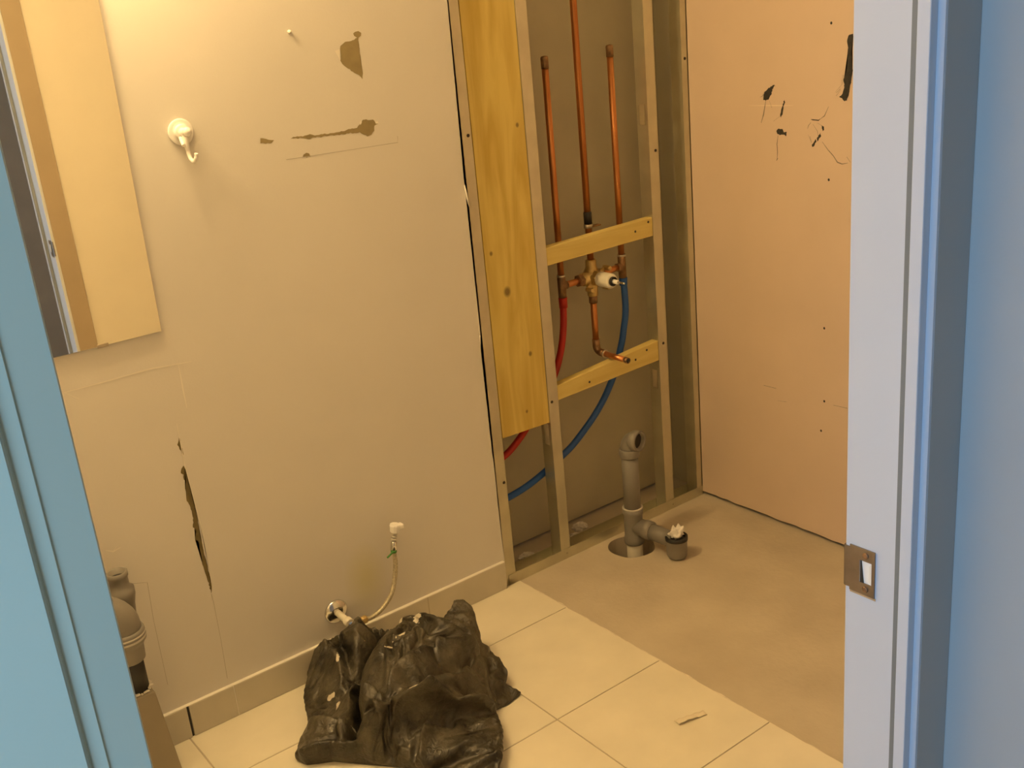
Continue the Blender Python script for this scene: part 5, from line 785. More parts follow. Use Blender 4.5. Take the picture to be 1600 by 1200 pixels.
# plate with a latch opening: frame of quads around the hole
hy0, hy1, hz = y0+0.0035, y0+0.0175, 0.0125
def yz(m_, a, b_): m_.box((DX1-0.0016, a[0], a[1]), (DX1-0.0001, b_[0], b_[1]), M['steel'])
yz(w, (y0, zp-hh), (hy0, zp+hh)); yz(w, (hy0, zp+hz), (hy1, zp+hh)); yz(w, (hy0, zp-hh), (hy1, zp-hz)); yz(w, (hy1, zp-hh), (y1, zp+hh))
w.prism([(DX1-0.0016, y1), (DX1-0.0018, lip-0.002), (DX1-0.0005, lip), (DX1+0.003, lip+0.0006), (DX1+0.003, lip-0.0004), (DX1+0.0001, lip-0.0012), (DX1-0.0001, y1)], 'z', zp-hh+0.003, zp+hh-0.003, M['steel'])
w.build('plate', sp)
w = MB()
w.box((DX1-0.0009, hy0, zp-hz), (DX1-0.0002, hy1, zp+hz), M['white'])
w.prism([(hy0, zp-hz), (hy0+0.003, zp-hz+0.004), (hy0+0.003, zp+hz-0.004), (hy0, zp+hz)], 'x', DX1-0.0018, DX1-0.0003, M['pale'])
w.prism([(hy1-0.005, zp-hz), (hy1-0.0008, zp-hz), (hy1-0.0008, zp+hz), (hy1-0.002, zp+hz)], 'x', DX1-0.0018, DX1-0.0003, M['dark'])
w.build('latch_opening', sp)
for s_ in (1, -1):
    w = MB(); w.lathe([(0.0034, 0), (0.0034, 0.0012), (0.002, 0.0017), (0.0003, 0.0014)], M['copper_dull'], (DX1-0.0012, y0+0.0105, zp+s_*0.0192), (-1, 0, 0), 14)
    w.build('screw', sp)
w = MB(); w.box((DX1-0.0006, y0-0.001, zp-hh-0.0028), (DX1-0.0001, y1, zp-hh-0.0002), M['wood_raw'])
w.build('mortise_edge', sp)

# ------------------------------------------------------------------ studs, track, plywood, blocking
def cstud(name, label, x, holes, screws, z1=ZC-0.002, wid=0.0365, y1=0.1515, lip_=0.009, x_end=None):
    t = 0.0012
    root = thing(name, label, 'stud', (x, 0.07, 0.0015), 'steel studs of the open wall')
    w = MB()
    z0 = 0.0013
    zz = sorted(holes, key=lambda h: h[0])
    z = z0
    for (zc, h, ya, yb) in zz:
        w.box((x, 0, z), (x+t, y1, zc-h/2), M['galv'])
        w.box((x, 0, zc-h/2), (x+t, ya, zc+h/2), M['galv']); w.box((x, yb, zc-h/2), (x+t, y1, zc+h/2), M['galv'])
        z = zc+h/2
    w.box((x, 0, z), (x+t, y1, z1), M['galv'])
    w.build('web', root)
    xe = x + wid
    w = MB()
    w.prism([(x+t, -0.0002), (xe-0.001, -0.0002), (xe, 0.0006), (xe, lip_), (xe-t, lip_), (xe-t, 0.0012), (x+t, 0.0012)], 'z', z0, z1, M['galv'])
    w.build('front_flange', root)
    w = MB()
    w.box((x+t, y1-t, z0), (xe, y1, z1), M['galv']); w.box((xe-t, y1-lip_, z0), (xe, y1-t, z1), M['galv'])
    w.build('back_flange', root)
    for (sx, sz) in screws:
        w = MB(); w.lathe([(0.0042, 0), (0.0040, 0.001), (0.0022, 0.0016), (0.0003, 0.0012)], M['screw'], (sx, -0.0003, sz), (0, -1, 0), 12)
        w.build('screw', root)
    return root
SD = 0.0415
cstud('steel_stud', 'steel stud at the torn edge of the beige drywall, left of the plywood', -0.7850,
      [], [(-0.7395, 1.195), (-0.738, 0.30)], wid=0.0560, y1=SD)
cstud('steel_stud', 'steel stud between plywood sheet and copper pipes, with a punched slot near its foot', -0.5672,
      [(0.378, 0.062, 0.010, 0.032)], [(-0.557, 0.4725), (-0.548, 0.0165)], wid=0.0335, y1=SD)
cstud('steel_stud', 'steel stud at the right end of the two wooden blocking pieces', -0.1535,
      [(1.17, 0.055, 0.010, 0.032), (0.42, 0.055, 0.010, 0.032)], [(-0.131, 1.073), (-0.135, 0.528), (-0.1255, 0.014)], wid=0.0345, y1=SD)
cstud('steel_stud', 'steel stud in the corner against the pinkish drywall', -0.0180,
      [], [(-0.006, 1.30)], wid=0.0215, y1=SD)
# the second row of studs behind, of which one shows at the left
rs = thing('rear_stud', 'rear steel stud seen behind the tubes below the plywood', 'stud', (-0.72, 0.13, 0.0015))
w = MB(); w.box((-0.7600, 0.108, 0.0015), (-0.7110, 0.1092, ZC-0.003), M['galv']); w.box((-0.7122, 0.1092, 0.0015), (-0.7110, 0.150, ZC-0.003), M['galv']); w.box((-0.7600, 0.150, 0.0015), (-0.7110, 0.1512, ZC-0.003), M['galv']); w.build('channel', rs)
# bottom track
tr = thing('steel_track', 'galvanised steel floor track under the open stud bay', 'track', (-0.37, 0.07, 0))
w = MB(); w.box((-0.786, -0.0006, 0.0002), (0.0045, 0.0432, 0.0012), M['galv']); w.build('track_base', tr)
w = MB(); w.prism([(-0.754, 0.0002), (0.0045, 0.0002), (0.0045, 0.0305), (-0.754, 0.0305)], 'y', -0.0018, -0.0006, M['galv']); w.build('front_flange', tr)
w = MB(); w.box((-0.786, 0.0424, 0.0012), (0.0045, 0.0434, 0.0305), M['galv']); w.build('back_flange', tr)

# plywood sheet
w = MB(); w.prism([(-0.7255, 0.4205), (-0.5682, 0.4165), (-0.5682, ZC-0.004), (-0.7255, ZC-0.004)], 'y', 0.0025, 0.0205, M['ply'])
tag(w.build('plywood_sheet'), 'tall yellow plywood strip fixed between two steel studs', 'plywood')
w = None
# blocking
def block(label, q, screws):
    root = thing('wood_blocking', label, 'wood blocking', (q[0][0], 0.02, q[0][1]), 'wood blocking between studs')
    w = MB(); (xa, za), (xb, zb), (xc, zc), (xd, zd) = q
    w.hexa([(xa, 0.001, za), (xb, 0.001, zb), (xb, 0.026, zb), (xa, 0.026, za), (xd, 0.001, zd), (xc, 0.001, zc), (xc, 0.026, zc), (xd, 0.026, zd)], M['lumber'], 0.0012, 1)
    w.build('board', root)
    for (sx, sz) in screws:
        w = MB(); w.lathe([(0.0035, 0), (0.0033, 0.0008), (0.0004, 0.0005)], M['screw'], (sx, 0.0012, sz), (0, -1, 0), 10); w.build('screw', root)
block('upper yellow wood blocking piece, above the shower valve', [(-0.5333, 0.838), (-0.1537, 0.8435), (-0.1537, 0.895), (-0.5333, 0.885)], [(-0.170, 0.885), (-0.22, 0.868)])
block('lower yellow wood blocking piece, under the copper spout stub', [(-0.5333, 0.4695), (-0.1537, 0.481), (-0.1537, 0.5405), (-0.5333, 0.511)], [(-0.20, 0.524), (-0.245, 0.507), (-0.42, 0.49)])

# ------------------------------------------------------------------ shower plumbing
PY = 0.062
sv = thing('shower_valve', 'copper shower plumbing with brass mixing valve in the open wall', 'shower valve', (-0.333, PY, 0.755))
def pipe(name, pts, r, m=None, sub=0, parent=sv):
    w = MB(); w.tube(pts, r, m or M['copper'], 18, True, sub); return w.build(name, parent)
def capped(x, ztop, zbot):
    o = pipe('capped_pipe', [(x, PY, zbot), (x, PY, ztop-0.012)], 0.0088)
    w = MB(); w.lathe([(0.0098, 0), (0.0100, 0.026), (0.0085, 0.0295), (0.002, 0.031)], M['copper_dull'], (x, PY, ztop-0.030), (0, 0, 1), 18); w.build('end_cap', o)
capped(-0.4415, 1.348, 0.750)
capped(-0.2200, 1.356, 0.770)
pipe('riser_pipe', [(-0.334, PY, 0.785), (-0.334, PY, ZC-0.005)], 0.0092)
w = MB(); w.lathe([(0.0112, 0), (0.0114, 0.030), (0.0096, 0.033)], M['dark'], (-0.334, PY, 0.905), (0, 0, 1), 18); w.lathe([(0.0125, 0), (0.0125, 0.010)], M['solder'], (-0.334, PY, 0.894), (0, 0, 1), 18)
w.build('riser_coupling', sv)
w = MB(); w.box((-0.332, PY-0.012, 0.895), (-0.298, PY+0.004, 0.899), M['copper_dull'], 0.001); w.build('pipe_strap', sv)
# hot side
w = MB()
w.lathe([(0.0112, -0.030), (0.0112, 0.028), (0.0100, 0.030)], M['copper_dull'], (-0.4415, PY, 0.755), (0, 0, 1), 18)
w.tube([(-0.4415, PY, 0.7560), (-0.425, PY, 0.7560)], 0.0112, M['copper_dull'], 18)
w.lathe([(0.0116, 0), (0.0116, 0.006)], M['solder'], (-0.4415, PY, 0.781), (0, 0, 1), 18)
w.build('hot_tee', sv)
pipe('hot_inlet_pipe', [(-0.428, PY, 0.756), (-0.355, PY, 0.757)], 0.0088)
# cold side
w = MB()
w.lathe([(0.0112, -0.030), (0.0112, 0.030), (0.0100, 0.032)], M['copper_dull'], (-0.2200, PY, 0.762), (0, 0, 1), 18)
w.tube([(-0.2200, PY, 0.764), (-0.24, PY, 0.764)], 0.0112, M['copper_dull'], 18)
w.lathe([(0.0118, 0), (0.0118, 0.006)], M['solder'], (-0.2200, PY, 0.792), (0, 0, 1), 18)
w.build('cold_tee', sv)
pipe('cold_inlet_pipe', [(-0.232, PY, 0.764), (-0.29, PY, 0.760)], 0.0088)
# valve body
w = MB()
w.lathe([(0.016, -0.036), (0.0185, -0.034), (0.0185, -0.018), (0.024, -0.014), (0.0265, 0.0), (0.024, 0.014), (0.0185, 0.018), (0.0185, 0.032), (0.014, 0.036)], M['brass'], (-0.334, PY, 0.757), (1, 0, 0), 24)
w.lathe([(0.0135, -0.052), (0.0150, -0.050), (0.0150, -0.030), (0.020, -0.02), (0.020, 0.02), (0.0150, 0.030), (0.0150, 0.048), (0.012, 0.050)], M['brass'], (-0.334, PY, 0.757), (0, 0, 1), 24)
w.lathe([(0.0215, 0), (0.0225, 0.012), (0.0225, 0.034), (0.020, 0.036)], M['brass'], (-0.334, PY, 0.757), (0, -1, 0), 6, smooth=False)
w.lathe([(0.0165, 0), (0.0175, 0.002), (0.0175, 0.018), (0.0165, 0.02)], M['copper_dull'], (-0.385, PY, 0.757), (1, 0, 0), 6, smooth=False)
w.build('valve_body', sv)
w = MB()
for (dx, dz) in ((0.036, 0.022), (-0.03, -0.026), (0.030, -0.030)):
    w.lathe([(0.0065, 0), (0.0070, 0.004), (0.0070, 0.022), (0.005, 0.026)], M['brass'], (-0.334+dx, PY-0.012, 0.757+dz), (0, -1, 0), 12)
    w.tube([(-0.334+dx*0.3, PY-0.012, 0.757+dz*0.3), (-0.334+dx, PY-0.016, 0.757+dz)], 0.006, M['brass'], 10)
w.build('mounting_lug', sv)
w = MB(); w.lathe([(0.0195, 0), (0.0205, 0.004), (0.0205, 0.044), (0.0190, 0.048), (0.0125, 0.049)], M['ivory'], (-0.334, PY-0.034, 0.757), (0, -1, 0), 28)
cart = w.build('cartridge', sv)
w = MB(); w.lathe([(0.0110, 0.0), (0.0128, 0.002), (0.0128, 0.008), (0.0105, 0.009), (0.0100, 0.004), (0.0030, 0.004)], M['dark'], (-0.334, PY-0.081, 0.757), (0, -1, 0), 24, cap1=True); w.build('retaining_ring', cart)
w = MB(); w.lathe([(0.0062, 0), (0.0062, 0.020), (0.0050, 0.022)], M['white'], (-0.334, PY-0.083, 0.757), (0, -1, 0), 18); w.lathe([(0.0030, 0.02), (0.0030, 0.046), (0.002, 0.047)], M['chrome'], (-0.334, PY-0.083, 0.757), (0, -1, 0), 12); w.build('stem', cart)
# spout drop and stub
w = MB()
w.lathe([(0.0118, 0), (0.0118, 0.024), (0.0095, 0.026)], M['copper_dull'], (-0.334, PY, 0.685), (0, 0, 1), 18)
w.tube([(-0.334, PY, 0.705), (-0.334, PY, 0.575)], 0.0090, M['copper'], 18)
w.build('spout_pipe', sv)
w = MB()
arc = [(-0.334, PY, 0.580)] + [(-0.334, PY-0.018*(1-math.cos(a)), 0.562-0.018*math.sin(a)) for a in np.linspace(0, math.pi/2, 8)] + [(-0.334, PY-0.034, 0.5437)]
w.tube(arc, 0.0105, M['copper_dull'], 18)
w.lathe([(0.0113, 0), (0.0113, 0.005)], M['solder'], (-0.334, PY-0.033, 0.5437), (0, -1, -0.03), 18)
w.build('spout_elbow', sv)
w = MB(); w.tube([(-0.334, PY-0.03, 0.5437), (-0.331, -0.052, 0.5400)], 0.0078, M['copper'], 18); stub = w.build('spout_stub', sv)
w = MB(); w.lathe([(0.0088, 0), (0.0088, 0.012), (0.0070, 0.012), (0.0068, 0.002), (0.001, 0.002)], M['copper_dull'], (-0.331, -0.050, 0.5400), (0.0, -1, -0.03), 18, cap0=True, cap1=False)
w.lathe([(0.0066, 0.0125), (0.0005, 0.0126)], M['dark'], (-0.331, -0.050, 0.5400), (0.0, -1, -0.03), 18)  # dark disc stands for the shaded bore of the stub
w.build('stub_end', stub)

# supply tubes
w = MB()
red = [(-0.4415, PY, 0.7225), (-0.4425, PY, 0.690), (-0.4475, PY, 0.640), (-0.462, PY, 0.580), (-0.4885, PY, 0.522), (-0.525, PY, 0.478), (-0.567, PY, 0.437), (-0.609, PY, 0.390), (-0.66, PY, 0.352), (-0.7, PY, 0.335), (-0.76, PY, 0.310), (-0.84, PY, 0.29)]
w.tube(red, 0.0095, M['red'], 16, True, 6); w.lathe([(0.0115, -0.026), (0.0120, 0), (0.0118, 0.002)], M['red'], (-0.4415, PY, 0.7222), (0, 0, 1), 18)
tag(w.build('water_tube'), 'red plastic hot water tube curving down behind the plywood', 'water tube', 'plastic water tubes')
w = MB()
blue = [(-0.2185, PY, 0.7295), (-0.2160, PY, 0.690), (-0.2165, PY, 0.630), (-0.228, PY, 0.580), (-0.2405, PY, 0.538), (-0.279, PY, 0.452), (-0.342, PY, 0.373), (-0.432, PY, 0.304), (-0.494, PY, 0.273), (-0.567, PY, 0.244), (-0.63, PY, 0.226), (-0.692, PY, 0.217), (-0.76, PY, 0.209), (-0.84, PY, 0.20)]
w.tube(blue, 0.0095, M['blue'], 16, True, 6); w.lathe([(0.0115, -0.02), (0.0120, 0), (0.0118, 0.002)], M['blue'], (-0.2185, PY, 0.7290), (0, 0, 1), 18)
tag(w.build('water_tube'), 'blue plastic cold water tube sweeping down to the left behind the studs', 'water tube', 'plastic water tubes')

# ------------------------------------------------------------------ shower drain
DXc, DYc = -0.3665, -0.084
dr = thing('shower_drain_pipe', 'grey plastic drain riser with side arm rising from the hole in the concrete', 'drain pipe', (DXc, DYc, 0.0))
w = MB(); w.lathe([(0.0235, 0), (0.0235, 0.19)], M['pvc'], (DXc, DYc, 0.105), (0, 0, 1), 28); w.build('riser', dr)
w = MB(); w.lathe([(0.0225, -0.155), (0.0225, 0.04)], M['basetile'], (DXc, DYc, 0), (0, 0, 1), 28); w.build('floor_pipe', dr)
w = MB()
w.lathe([(0.0275, 0.0), (0.0285, 0.004), (0.0285, 0.018), (0.0265, 0.024), (0.0265, 0.086), (0.0290, 0.092), (0.0290, 0.108)], M['pvc'], (DXc, DYc, 0.010), (0, 0, 1), 28)
w.lathe([(0.0290, 0.0), (0.0290, 0.003), (0.0240, 0.0032)], M['pvc_rim'], (DXc, DYc, 0.118), (0, 0, 1), 28)
ad = Vector((0.032, -0.138, -0.012)).normalized()
w.lathe([(0.0245, 0), (0.0245, 0.036), (0.0268, 0.038), (0.0268, 0.060), (0.0235, 0.061)], M['pvc'], (DXc, DYc, 0.064), ad, 26)
w.build('tee', dr)
TX, TY = -0.337, -0.222
w = MB(); w.tube([Vector((DXc, DYc, 0.064)) + ad*0.05, (TX-0.002, TY+0.010, 0.0500)], 0.0228, M['pvc'], 24); w.build('side_arm', dr)
w = MB()
w.lathe([(0.014, 0.0), (0.0225, 0.002), (0.0275, 0.010), (0.0290, 0.024), (0.0290, 0.050), (0.0305, 0.052), (0.0305, 0.064), (0.0255, 0.0645), (0.0235, 0.040), (0.010, 0.036)], M['pvc'], (TX, TY, 0.0005), (0, 0, 1), 30)
cup = w.build('upturned_socket', dr)
w = MB(); w.lathe([(0.0313, 0.0), (0.0313, 0.010), (0.0250, 0.0105), (0.0248, 0.0)], M['dark'], (TX, TY, 0.057), (0, 0, 1), 30, False, False); w.build('rubber_rim', cup)
w = MB()
ez = 0.322
of = Vector((0.18, -0.98, 0.05)).normalized()
arc = [(DXc, DYc, 0.292)] + [tuple(Vector((DXc, DYc, ez-0.02)) + of*0.022*(1-math.cos(a)) + Vector((0, 0, 1))*0.024*math.sin(a)) for a in np.linspace(0.15, math.pi/2, 8)]
w.tube(arc, 0.0245, M['pvc'], 26)
w.lathe([(0.0275, 0), (0.0285, 0.003), (0.0285, 0.022), (0.027, 0.024)], M['pvc'], (DXc, DYc, 0.276), (0, 0, 1), 28)
ec = Vector((DXc, DYc, ez+0.004)) + of*0.012
w.lathe([(0.0250, 0), (0.0285, 0.006), (0.0285, 0.026), (0.0225, 0.0262), (0.0220, 0.006), (0.002, 0.004)], M['pvc'], ec, of, 28)
w.lathe([(0.0218, 0.0), (0.0005, 0.0005)], M['dark'], ec + of*0.014, of, 28, False, False)  # dark disc stands for the shade in the elbow mouth
w.build('elbow', dr)

# drywall crumbs lying inside the stud bay
def crumb(loc, r, seed, label):
    w = MB()
    bmesh.ops.create_icosphere(w.bm, subdivisions=3, radius=1.0)
    for v in w.bm.verts:
        d = v.co.copy(); k_ = r*(1 + 0.5*noise.noise(d*1.6 + Vector((seed, 2, 1))) + 0.2*noise.noise(d*4 + Vector((seed, 5, 1))))
        v.co = Vector((d.x*k_*1.25, d.y*k_, max(d.z*k_*0.6, -r*0.3) + r*0.3)) + Vector(loc)
    w._fin(list(w.bm.faces), M['gypsum'])
    tag(w.build('drywall_crumb'), label, 'rubble', 'drywall crumbs in the stud bay')
crumb((-0.405, 0.112, 0.0003), 0.019, 1, 'pale drywall crumb on the floor behind the track, just left of the drain riser')
crumb((-0.452, 0.075, 0.0003), 0.015, 6, 'second pale drywall crumb left of the riser, nearer the floor track')
crumb((-0.630, 0.085, 0.0003), 0.017, 11, 'pale drywall crumb on the cavity floor below the plywood strip')

# crumpled white rag stuffed in the upturned socket
w = MB()
bmesh.ops.create_icosphere(w.bm, subdivisions=4, radius=1.0)
for v in w.bm.verts:
    d = v.co.copy()
    n1 = noise.noise(d*2.2 + Vector((3, 1, 7))); n2 = abs(noise.noise(d*3.0))
    rr = 0.0235*(0.95 + 0.36*n1 - 0.30*n2)
    v.co = Vector((d.x*rr*0.98, d.y*rr*0.98, d.z*rr*0.95))
    if d.z > 0.25: v.co.z *= 1.15 + 0.5*n1; v.co.x += 0.003*d.z
    if d.z < 0.1:
        k_ = 0.74; v.co.x *= k_; v.co.y *= k_; v.co.z *= 0.45
    v.co += Vector((TX, TY, 0.0690))
w._fin(list(w.bm.faces), M['rag'], True)
tag(w.build('crumpled_rag'), 'crumpled white rag stuffed into the upturned grey drain socket', 'rag')

# ------------------------------------------------------------------ mirror
mr_ = thing('wall_mirror', 'frameless mirror on the beige wall above the left corner', 'mirror', (-2.0, -0.012, 0.921))
mx0, mx1, mz0, mz1 = -2.45, -1.5385, 0.9205, 1.86
w = MB()
q = [(mx0, mz0), (-1.5430, mz0), (-1.5280, mz1), (mx0, mz1)]
w.prism(q, 'y', -0.0185, -0.0135, M['pale'], M['taupe']); w.build('backing', mr_)
w = MB(); w.flat([(x, -0.0190, z) for x, z in q], M['mirror']); w.build('glass', mr_)
w = MB(); w.box((-1.671, -0.0206, mz0-0.003), (-1.649, -0.0192, mz0+0.0035), M['taupe'], 0.0005); w.build('clip', mr_)

# ------------------------------------------------------------------ robe hook
rx, rz = -1.4265, 1.2955
hk = thing('robe_hook', 'white double robe hook on the beige wall right of the mirror', 'hook', (rx, YA, rz))
w = MB(); w.lathe([(0.0255, 0), (0.0255, 0.0030), (0.0252, 0.0042), (0.0240, 0.0048), (0.0200, 0.0052), (0.0150, 0.0054), (0.0148, 0.0058), (0.0146, 0.0105), (0.0138, 0.0120), (0.0120, 0.0126), (0.0085, 0.0128), (0.0083, 0.0132), (0.0075, 0.020), (0.0075, 0.028)], M['white'], (rx, YA-0.0001, rz), (0, -1, 0), 32); w.build('base_plate', hk)
w = MB(); w.lathe([(0.0065, 0.0), (0.0080, 0.002), (0.0088, 0.006), (0.0082, 0.010), (0.005, 0.0130), (0.0005, 0.0138)], M['white'], (rx+0.001, YA-0.026, rz+0.001), (0.1, -1, 0.05), 24); w.build('knob', hk)
w = MB(); w.tube([(rx, YA-0.020, rz-0.004), (rx-0.001, YA-0.024, rz-0.020), (rx, YA-0.022, rz-0.036), (rx+0.001, YA-0.026, rz-0.050), (rx+0.003, YA-0.034, rz-0.0555), (rx+0.005, YA-0.043, rz-0.050), (rx+0.006, YA-0.046, rz-0.040)], [0.0058, 0.005, 0.0042, 0.004, 0.004, 0.004, 0.0034], M['white'], 14, True, 5); w.build('hook_prong', hk)
w = MB(); w.tube([(rx-0.006, YA-0.012, rz-0.010), (rx-0.0085, YA-0.022, rz-0.018), (rx-0.009, YA-0.028, rz-0.024)], [0.004, 0.0036, 0.0034], M['white'], 12, True, 4); w.build('hook_prong', hk)
# small screw left in the wall
w = MB(); w.lathe([(0.0035, 0), (0.0038, 0.004), (0.0030, 0.008), (0.0005, 0.009)], M['pale'], (-1.1640, YA, 1.4605), (0, -1, 0), 14)
tag(w.build('wall_plug'), 'tiny pale wall plug left in the beige wall above the torn patches', 'wall plug')

# ------------------------------------------------------------------ supply line of the removed toilet
sl = thing('toilet_supply_line', 'chrome escutcheon with white pipe stub and upright braided supply hose above the black bag', 'supply line', (-1.27, YA, 0.1525))
w = MB(); w.lathe([(0.0300, 0), (0.0300, 0.002), (0.0265, 0.006), (0.0150, 0.011), (0.0115, 0.012)], M['chrome'], (-1.2695, YA-0.0001, 0.1535), (0, -1, 0), 32); w.build('escutcheon', sl)
w = MB(); w.tube([(-1.2695, YA-0.002, 0.1535), (-1.2712, -0.082, 0.1515)], 0.0082, M['ivory'], 18)
w.lathe([(0.0095, 0), (0.0115, 0.003), (0.0115, 0.016), (0.0095, 0.018)], M['ivory'], (-1.2709, -0.066, 0.152), (0, -1, 0), 18); w.build('pipe_stub', sl)
w = MB(); w.lathe([(0.0105, 0), (0.0110, 0.002), (0.0110, 0.018), (0.0085, 0.020)], M['chrome'], (-1.2712, -0.076, 0.151), (0, -1, 0), 8, smooth=False)
w.tube([(-1.2712, -0.086, 0.151), (-1.252, -0.086, 0.147), (-1.238, -0.085, 0.146)], 0.0085, M['chrome'], 14)
w.lathe([(0.0085, 0), (0.0098, 0.002), (0.0098, 0.012), (0.0080, 0.014)], M['brass'], (-1.242, -0.0855, 0.1463), (1, 0.05, 0), 8, smooth=False)
w.build('stop_valve', sl)
w = MB()
hose = [(-1.236, -0.085, 0.146), (-1.213, -0.084, 0.143), (-1.184, -0.083, 0.152), (-1.155, -0.082, 0.176), (-1.135, -0.074, 0.207), (-1.1235, -0.068, 0.245), (-1.1215, -0.064, 0.279)]
w.tube(hose, 0.0056, M['braid'], 14, True, 8); hs = w.build('braided_hose', sl)
w = MB(); w.lathe([(0.0062, 0), (0.0074, 0.002), (0.0074, 0.020), (0.0055, 0.023)], M['chrome'], (-1.1215, -0.064, 0.277), (0.22, 0.0, 1), 14)
for k in range(3): w.lathe([(0.0045, 0), (0.0068, 0.0022), (0.0068, 0.0044), (0.0045, 0.0066)], M['pvc_rim'], Vector((-1.1160, -0.063, 0.300)) + Vector((0.215, 0, 0.976))*0.0068*k, (0.22, 0, 1), 14)
w.build('ferrule', hs)
w = MB(); w.lathe([(0.0085, 0), (0.0115, 0.003), (0.0138, 0.018), (0.0128, 0.022), (0.008, 0.022)], M['white'], (-1.1112, -0.063, 0.319), (0.22, 0.0, 1), 10, smooth=False)
w.box((-1.103, -0.074, 0.3265), (-1.089, -0.057, 0.3385), M['white'], 0.003); w.build('coupling_nut', sl)
w = MB(); w.lathe([(0.0068, 0), (0.0074, 0.001), (0.0074, 0.006), (0.0068, 0.007)], M['green'], (-1.1218, -0.0645, 0.271), (0.1, 0, 1), 14)
w.tube([(-1.126, -0.068, 0.2745), (-1.136, -0.074, 0.2750), (-1.1475, -0.078, 0.2725)], 0.0022, M['green'], 8); w.build('green_tie', hs)

# ------------------------------------------------------------------ drain rough-in at the left, on its boxed ledge
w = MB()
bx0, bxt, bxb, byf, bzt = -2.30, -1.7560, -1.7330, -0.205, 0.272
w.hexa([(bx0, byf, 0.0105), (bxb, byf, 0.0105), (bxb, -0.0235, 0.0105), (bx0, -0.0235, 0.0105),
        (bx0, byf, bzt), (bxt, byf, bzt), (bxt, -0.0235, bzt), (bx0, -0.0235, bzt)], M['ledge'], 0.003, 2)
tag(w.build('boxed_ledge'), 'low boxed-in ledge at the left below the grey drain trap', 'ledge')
vx, vy = -1.7790, -0.172
vt = thing('drain_trap', 'grey plastic drain trap on a black pipe beside the door casing at the left', 'drain trap', (vx, vy, bzt))
w = MB(); w.lathe([(0.0225, 0), (0.0225, 0.085)], M['dark'], (vx, vy, bzt+0.0005), (0, 0, 1), 26); w.build('black_pipe', vt)
w = MB()
for k in range(16):
    a = 2*math.pi*k/16
    w.hexa([(vx+0.0245*math.cos(a)+dx*(0.004+0.002*math.sin(k*3)), vy+0.0245*math.sin(a)+dy*0.004, bzt+0.0004+dz*(0.003+0.002*math.cos(k*5))) for dz in (0, 1) for dx, dy in ((-1,-1),(1,-1),(1,1),(-1,1))], M['gypsum'], 0.0008, 1)
w.build('crumbled_collar', vt)
w = MB()
w.lathe([(0.0265, 0), (0.0285, 0.002), (0.0300, 0.030), (0.0350, 0.040), (0.0385, 0.044), (0.0385, 0.064), (0.0360, 0.068)], M['pvc'], (vx, vy, 0.340), (0, 0, 1), 30)
w.lathe([(0.0388, 0), (0.0392, 0.0022), (0.0388, 0.0044)], M['pvc_rim'], (vx, vy, 0.388), (0, 0, 1), 30); w.lathe([(0.0388, 0), (0.0392, 0.0018), (0.0386, 0.0036)], M['pvc_rim'], (vx, vy, 0.3965), (0, 0, 1), 30)
w.build('slip_nut', vt)
w = MB()
arc = [(vx, vy, 0.400)] + [(vx-0.050*(1-math.cos(a)), vy+0.012*(1-math.cos(a)), 0.412+0.045*math.sin(a)) for a in np.linspace(0, math.pi, 16)] + [(vx-0.10, vy+0.024, 0.33)]
w.tube(arc, [0.0335]*len(arc), M['pvc'], 28); w.build('trap_bend', vt)
w = MB()
sx, sy = -1.7490, -0.090
w.lathe([(0.0200, 0.0), (0.0215, 0.004), (0.0215, 0.020), (0.0190, 0.030), (0.0215, 0.055), (0.0260, 0.075), (0.0262, 0.090), (0.0190, 0.094), (0.0185, 0.115), (0.0205, 0.118), (0.0205, 0.128), (0.0165, 0.128), (0.0160, 0.100), (0.002, 0.098)], M['pvc'], (sx, sy, 0.360), (0, 0, 1), 30)
w.lathe([(0.0163, 0.0), (0.0005, 0.0004)], M['dark'], (sx, sy, 0.476), (0, 0, 1), 24, False, False)  # dark disc painted for the shade inside the open socket
w.tube([(sx, sy, 0.365), (sx-0.01, sy-0.02, 0.345), (sx-0.02, sy-0.05, 0.34)], 0.0195, M['pvc'], 20, True, 4)
w.build('open_socket', vt)

# ------------------------------------------------------------------ black plastic bag
BV = np.cumsum(np.array([BAGX, BAGY, BAGZ]), axis=1).T / 1e4      # crumpled sheet: vertex steps in tenths of a millimetre
def inside(x, y, pg):
    c_ = False; n = len(pg)
    for i in range(n):
        x1, y1 = pg[i]; x2, y2 = pg[i-1]
        if (y1 > y) != (y2 > y) and x < (x2-x1)*(y-y1)/(y2-y1)+x1: c_ = not c_
    return c_
BSTEP = 0.0058
poly = [(x, min(y, -0.030)) for x, y in OL]
bx_, by_ = min(p[0] for p in poly), min(p[1] for p in poly)
nbx, nby = int((max(p[0] for p in poly)-bx_)/BSTEP)+1, int((max(p[1] for p in poly)-by_)/BSTEP)+1
seen, quads = {}, []
for i in range(nbx):
    for j in range(nby):
        if inside(bx_+(i+.5)*BSTEP, by_+(j+.5)*BSTEP, poly):
            quads.append([seen.setdefault((i+a, j+b_), len(seen)) for a, b_ in ((0,0),(1,0),(1,1),(0,1))])
w = MB()
bvs = [w.bm.verts.new((float(p[0]), float(p[1]), max(0.0115, float(p[2])))) for p in BV]
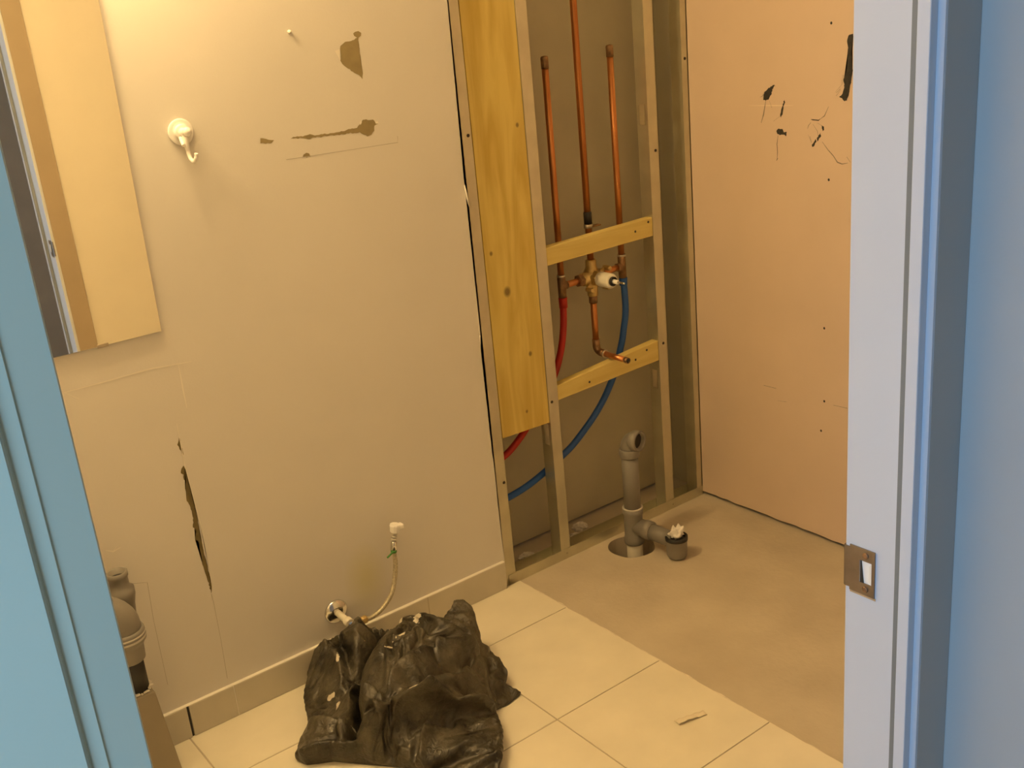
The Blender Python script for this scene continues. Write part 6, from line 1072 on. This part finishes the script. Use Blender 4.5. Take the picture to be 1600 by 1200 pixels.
w._fin([w.bm.faces.new([bvs[i] for i in q]) for q in quads], M['bag'], True)
bes = [e for e in w.bm.edges if len(e.link_faces) == 1]
for zk, kin in ((0.55, 0.004), (0.0, 0.008)):        # the sheet turns down to the floor behind its rim
    r = bmesh.ops.extrude_edge_only(w.bm, edges=bes)
    for v in [g for g in r['geom'] if isinstance(g, bmesh.types.BMVert)]:
        dv = Vector((-1.265, -0.315, 0)) - v.co; dv.z = 0
        v.co += dv.normalized()*kin*min(1.0, (v.co.z-0.0112)/0.02)
        v.co.z = 0.0112 + (v.co.z-0.0112)*zk
    w._fin([g for g in r['geom'] if isinstance(g, bmesh.types.BMFace)], M['bag'], True)
    bes = [e for e in w.bm.edges if len(e.link_faces) == 1]
bag_o = w.build('plastic_bag')
sm = bag_o.modifiers.new('smooth', 'SUBSURF'); sm.levels = 1; sm.render_levels = 1
sm = bag_o.modifiers.new('thickness', 'SOLIDIFY'); sm.thickness = 0.0008; sm.offset = -1
tag(bag_o, 'crumpled dusty black plastic rubbish bag on the tiles by the beige wall', 'bag')

# ------------------------------------------------------------------ paper scrap on the tiles
w = MB()
n_ = 16
A_, d_ = Vector((-0.868, -0.733, 0.0103)), Vector((0.068, -0.018, 0))
pr = Vector((-d_.y, d_.x, 0)).normalized()
rows = []
for i in range(n_+1):
    t = i/n_
    row = []
    for j in range(6):
        s_ = j/5
        p = A_ + d_*t + pr*(s_-0.5)*0.020*(1-0.25*t) + Vector((0, 0, 0.0012 + 0.005*(1-s_)*(0.6+0.5*math.sin(t*5)) + 0.0012*math.sin(t*23+s_*4)))
        row.append(w.bm.verts.new(p))
    rows.append(row)
w._fin([w.bm.faces.new((rows[i][j], rows[i+1][j], rows[i+1][j+1], rows[i][j+1])) for i in range(n_) for j in range(5)], M['scrap'], True)
o = w.build('paper_scrap')
sm = o.modifiers.new('thickness', 'SOLIDIFY'); sm.thickness = 0.0008; sm.offset = 1
tag(o, 'small curled cream paper scrap on the floor tile', 'scrap')
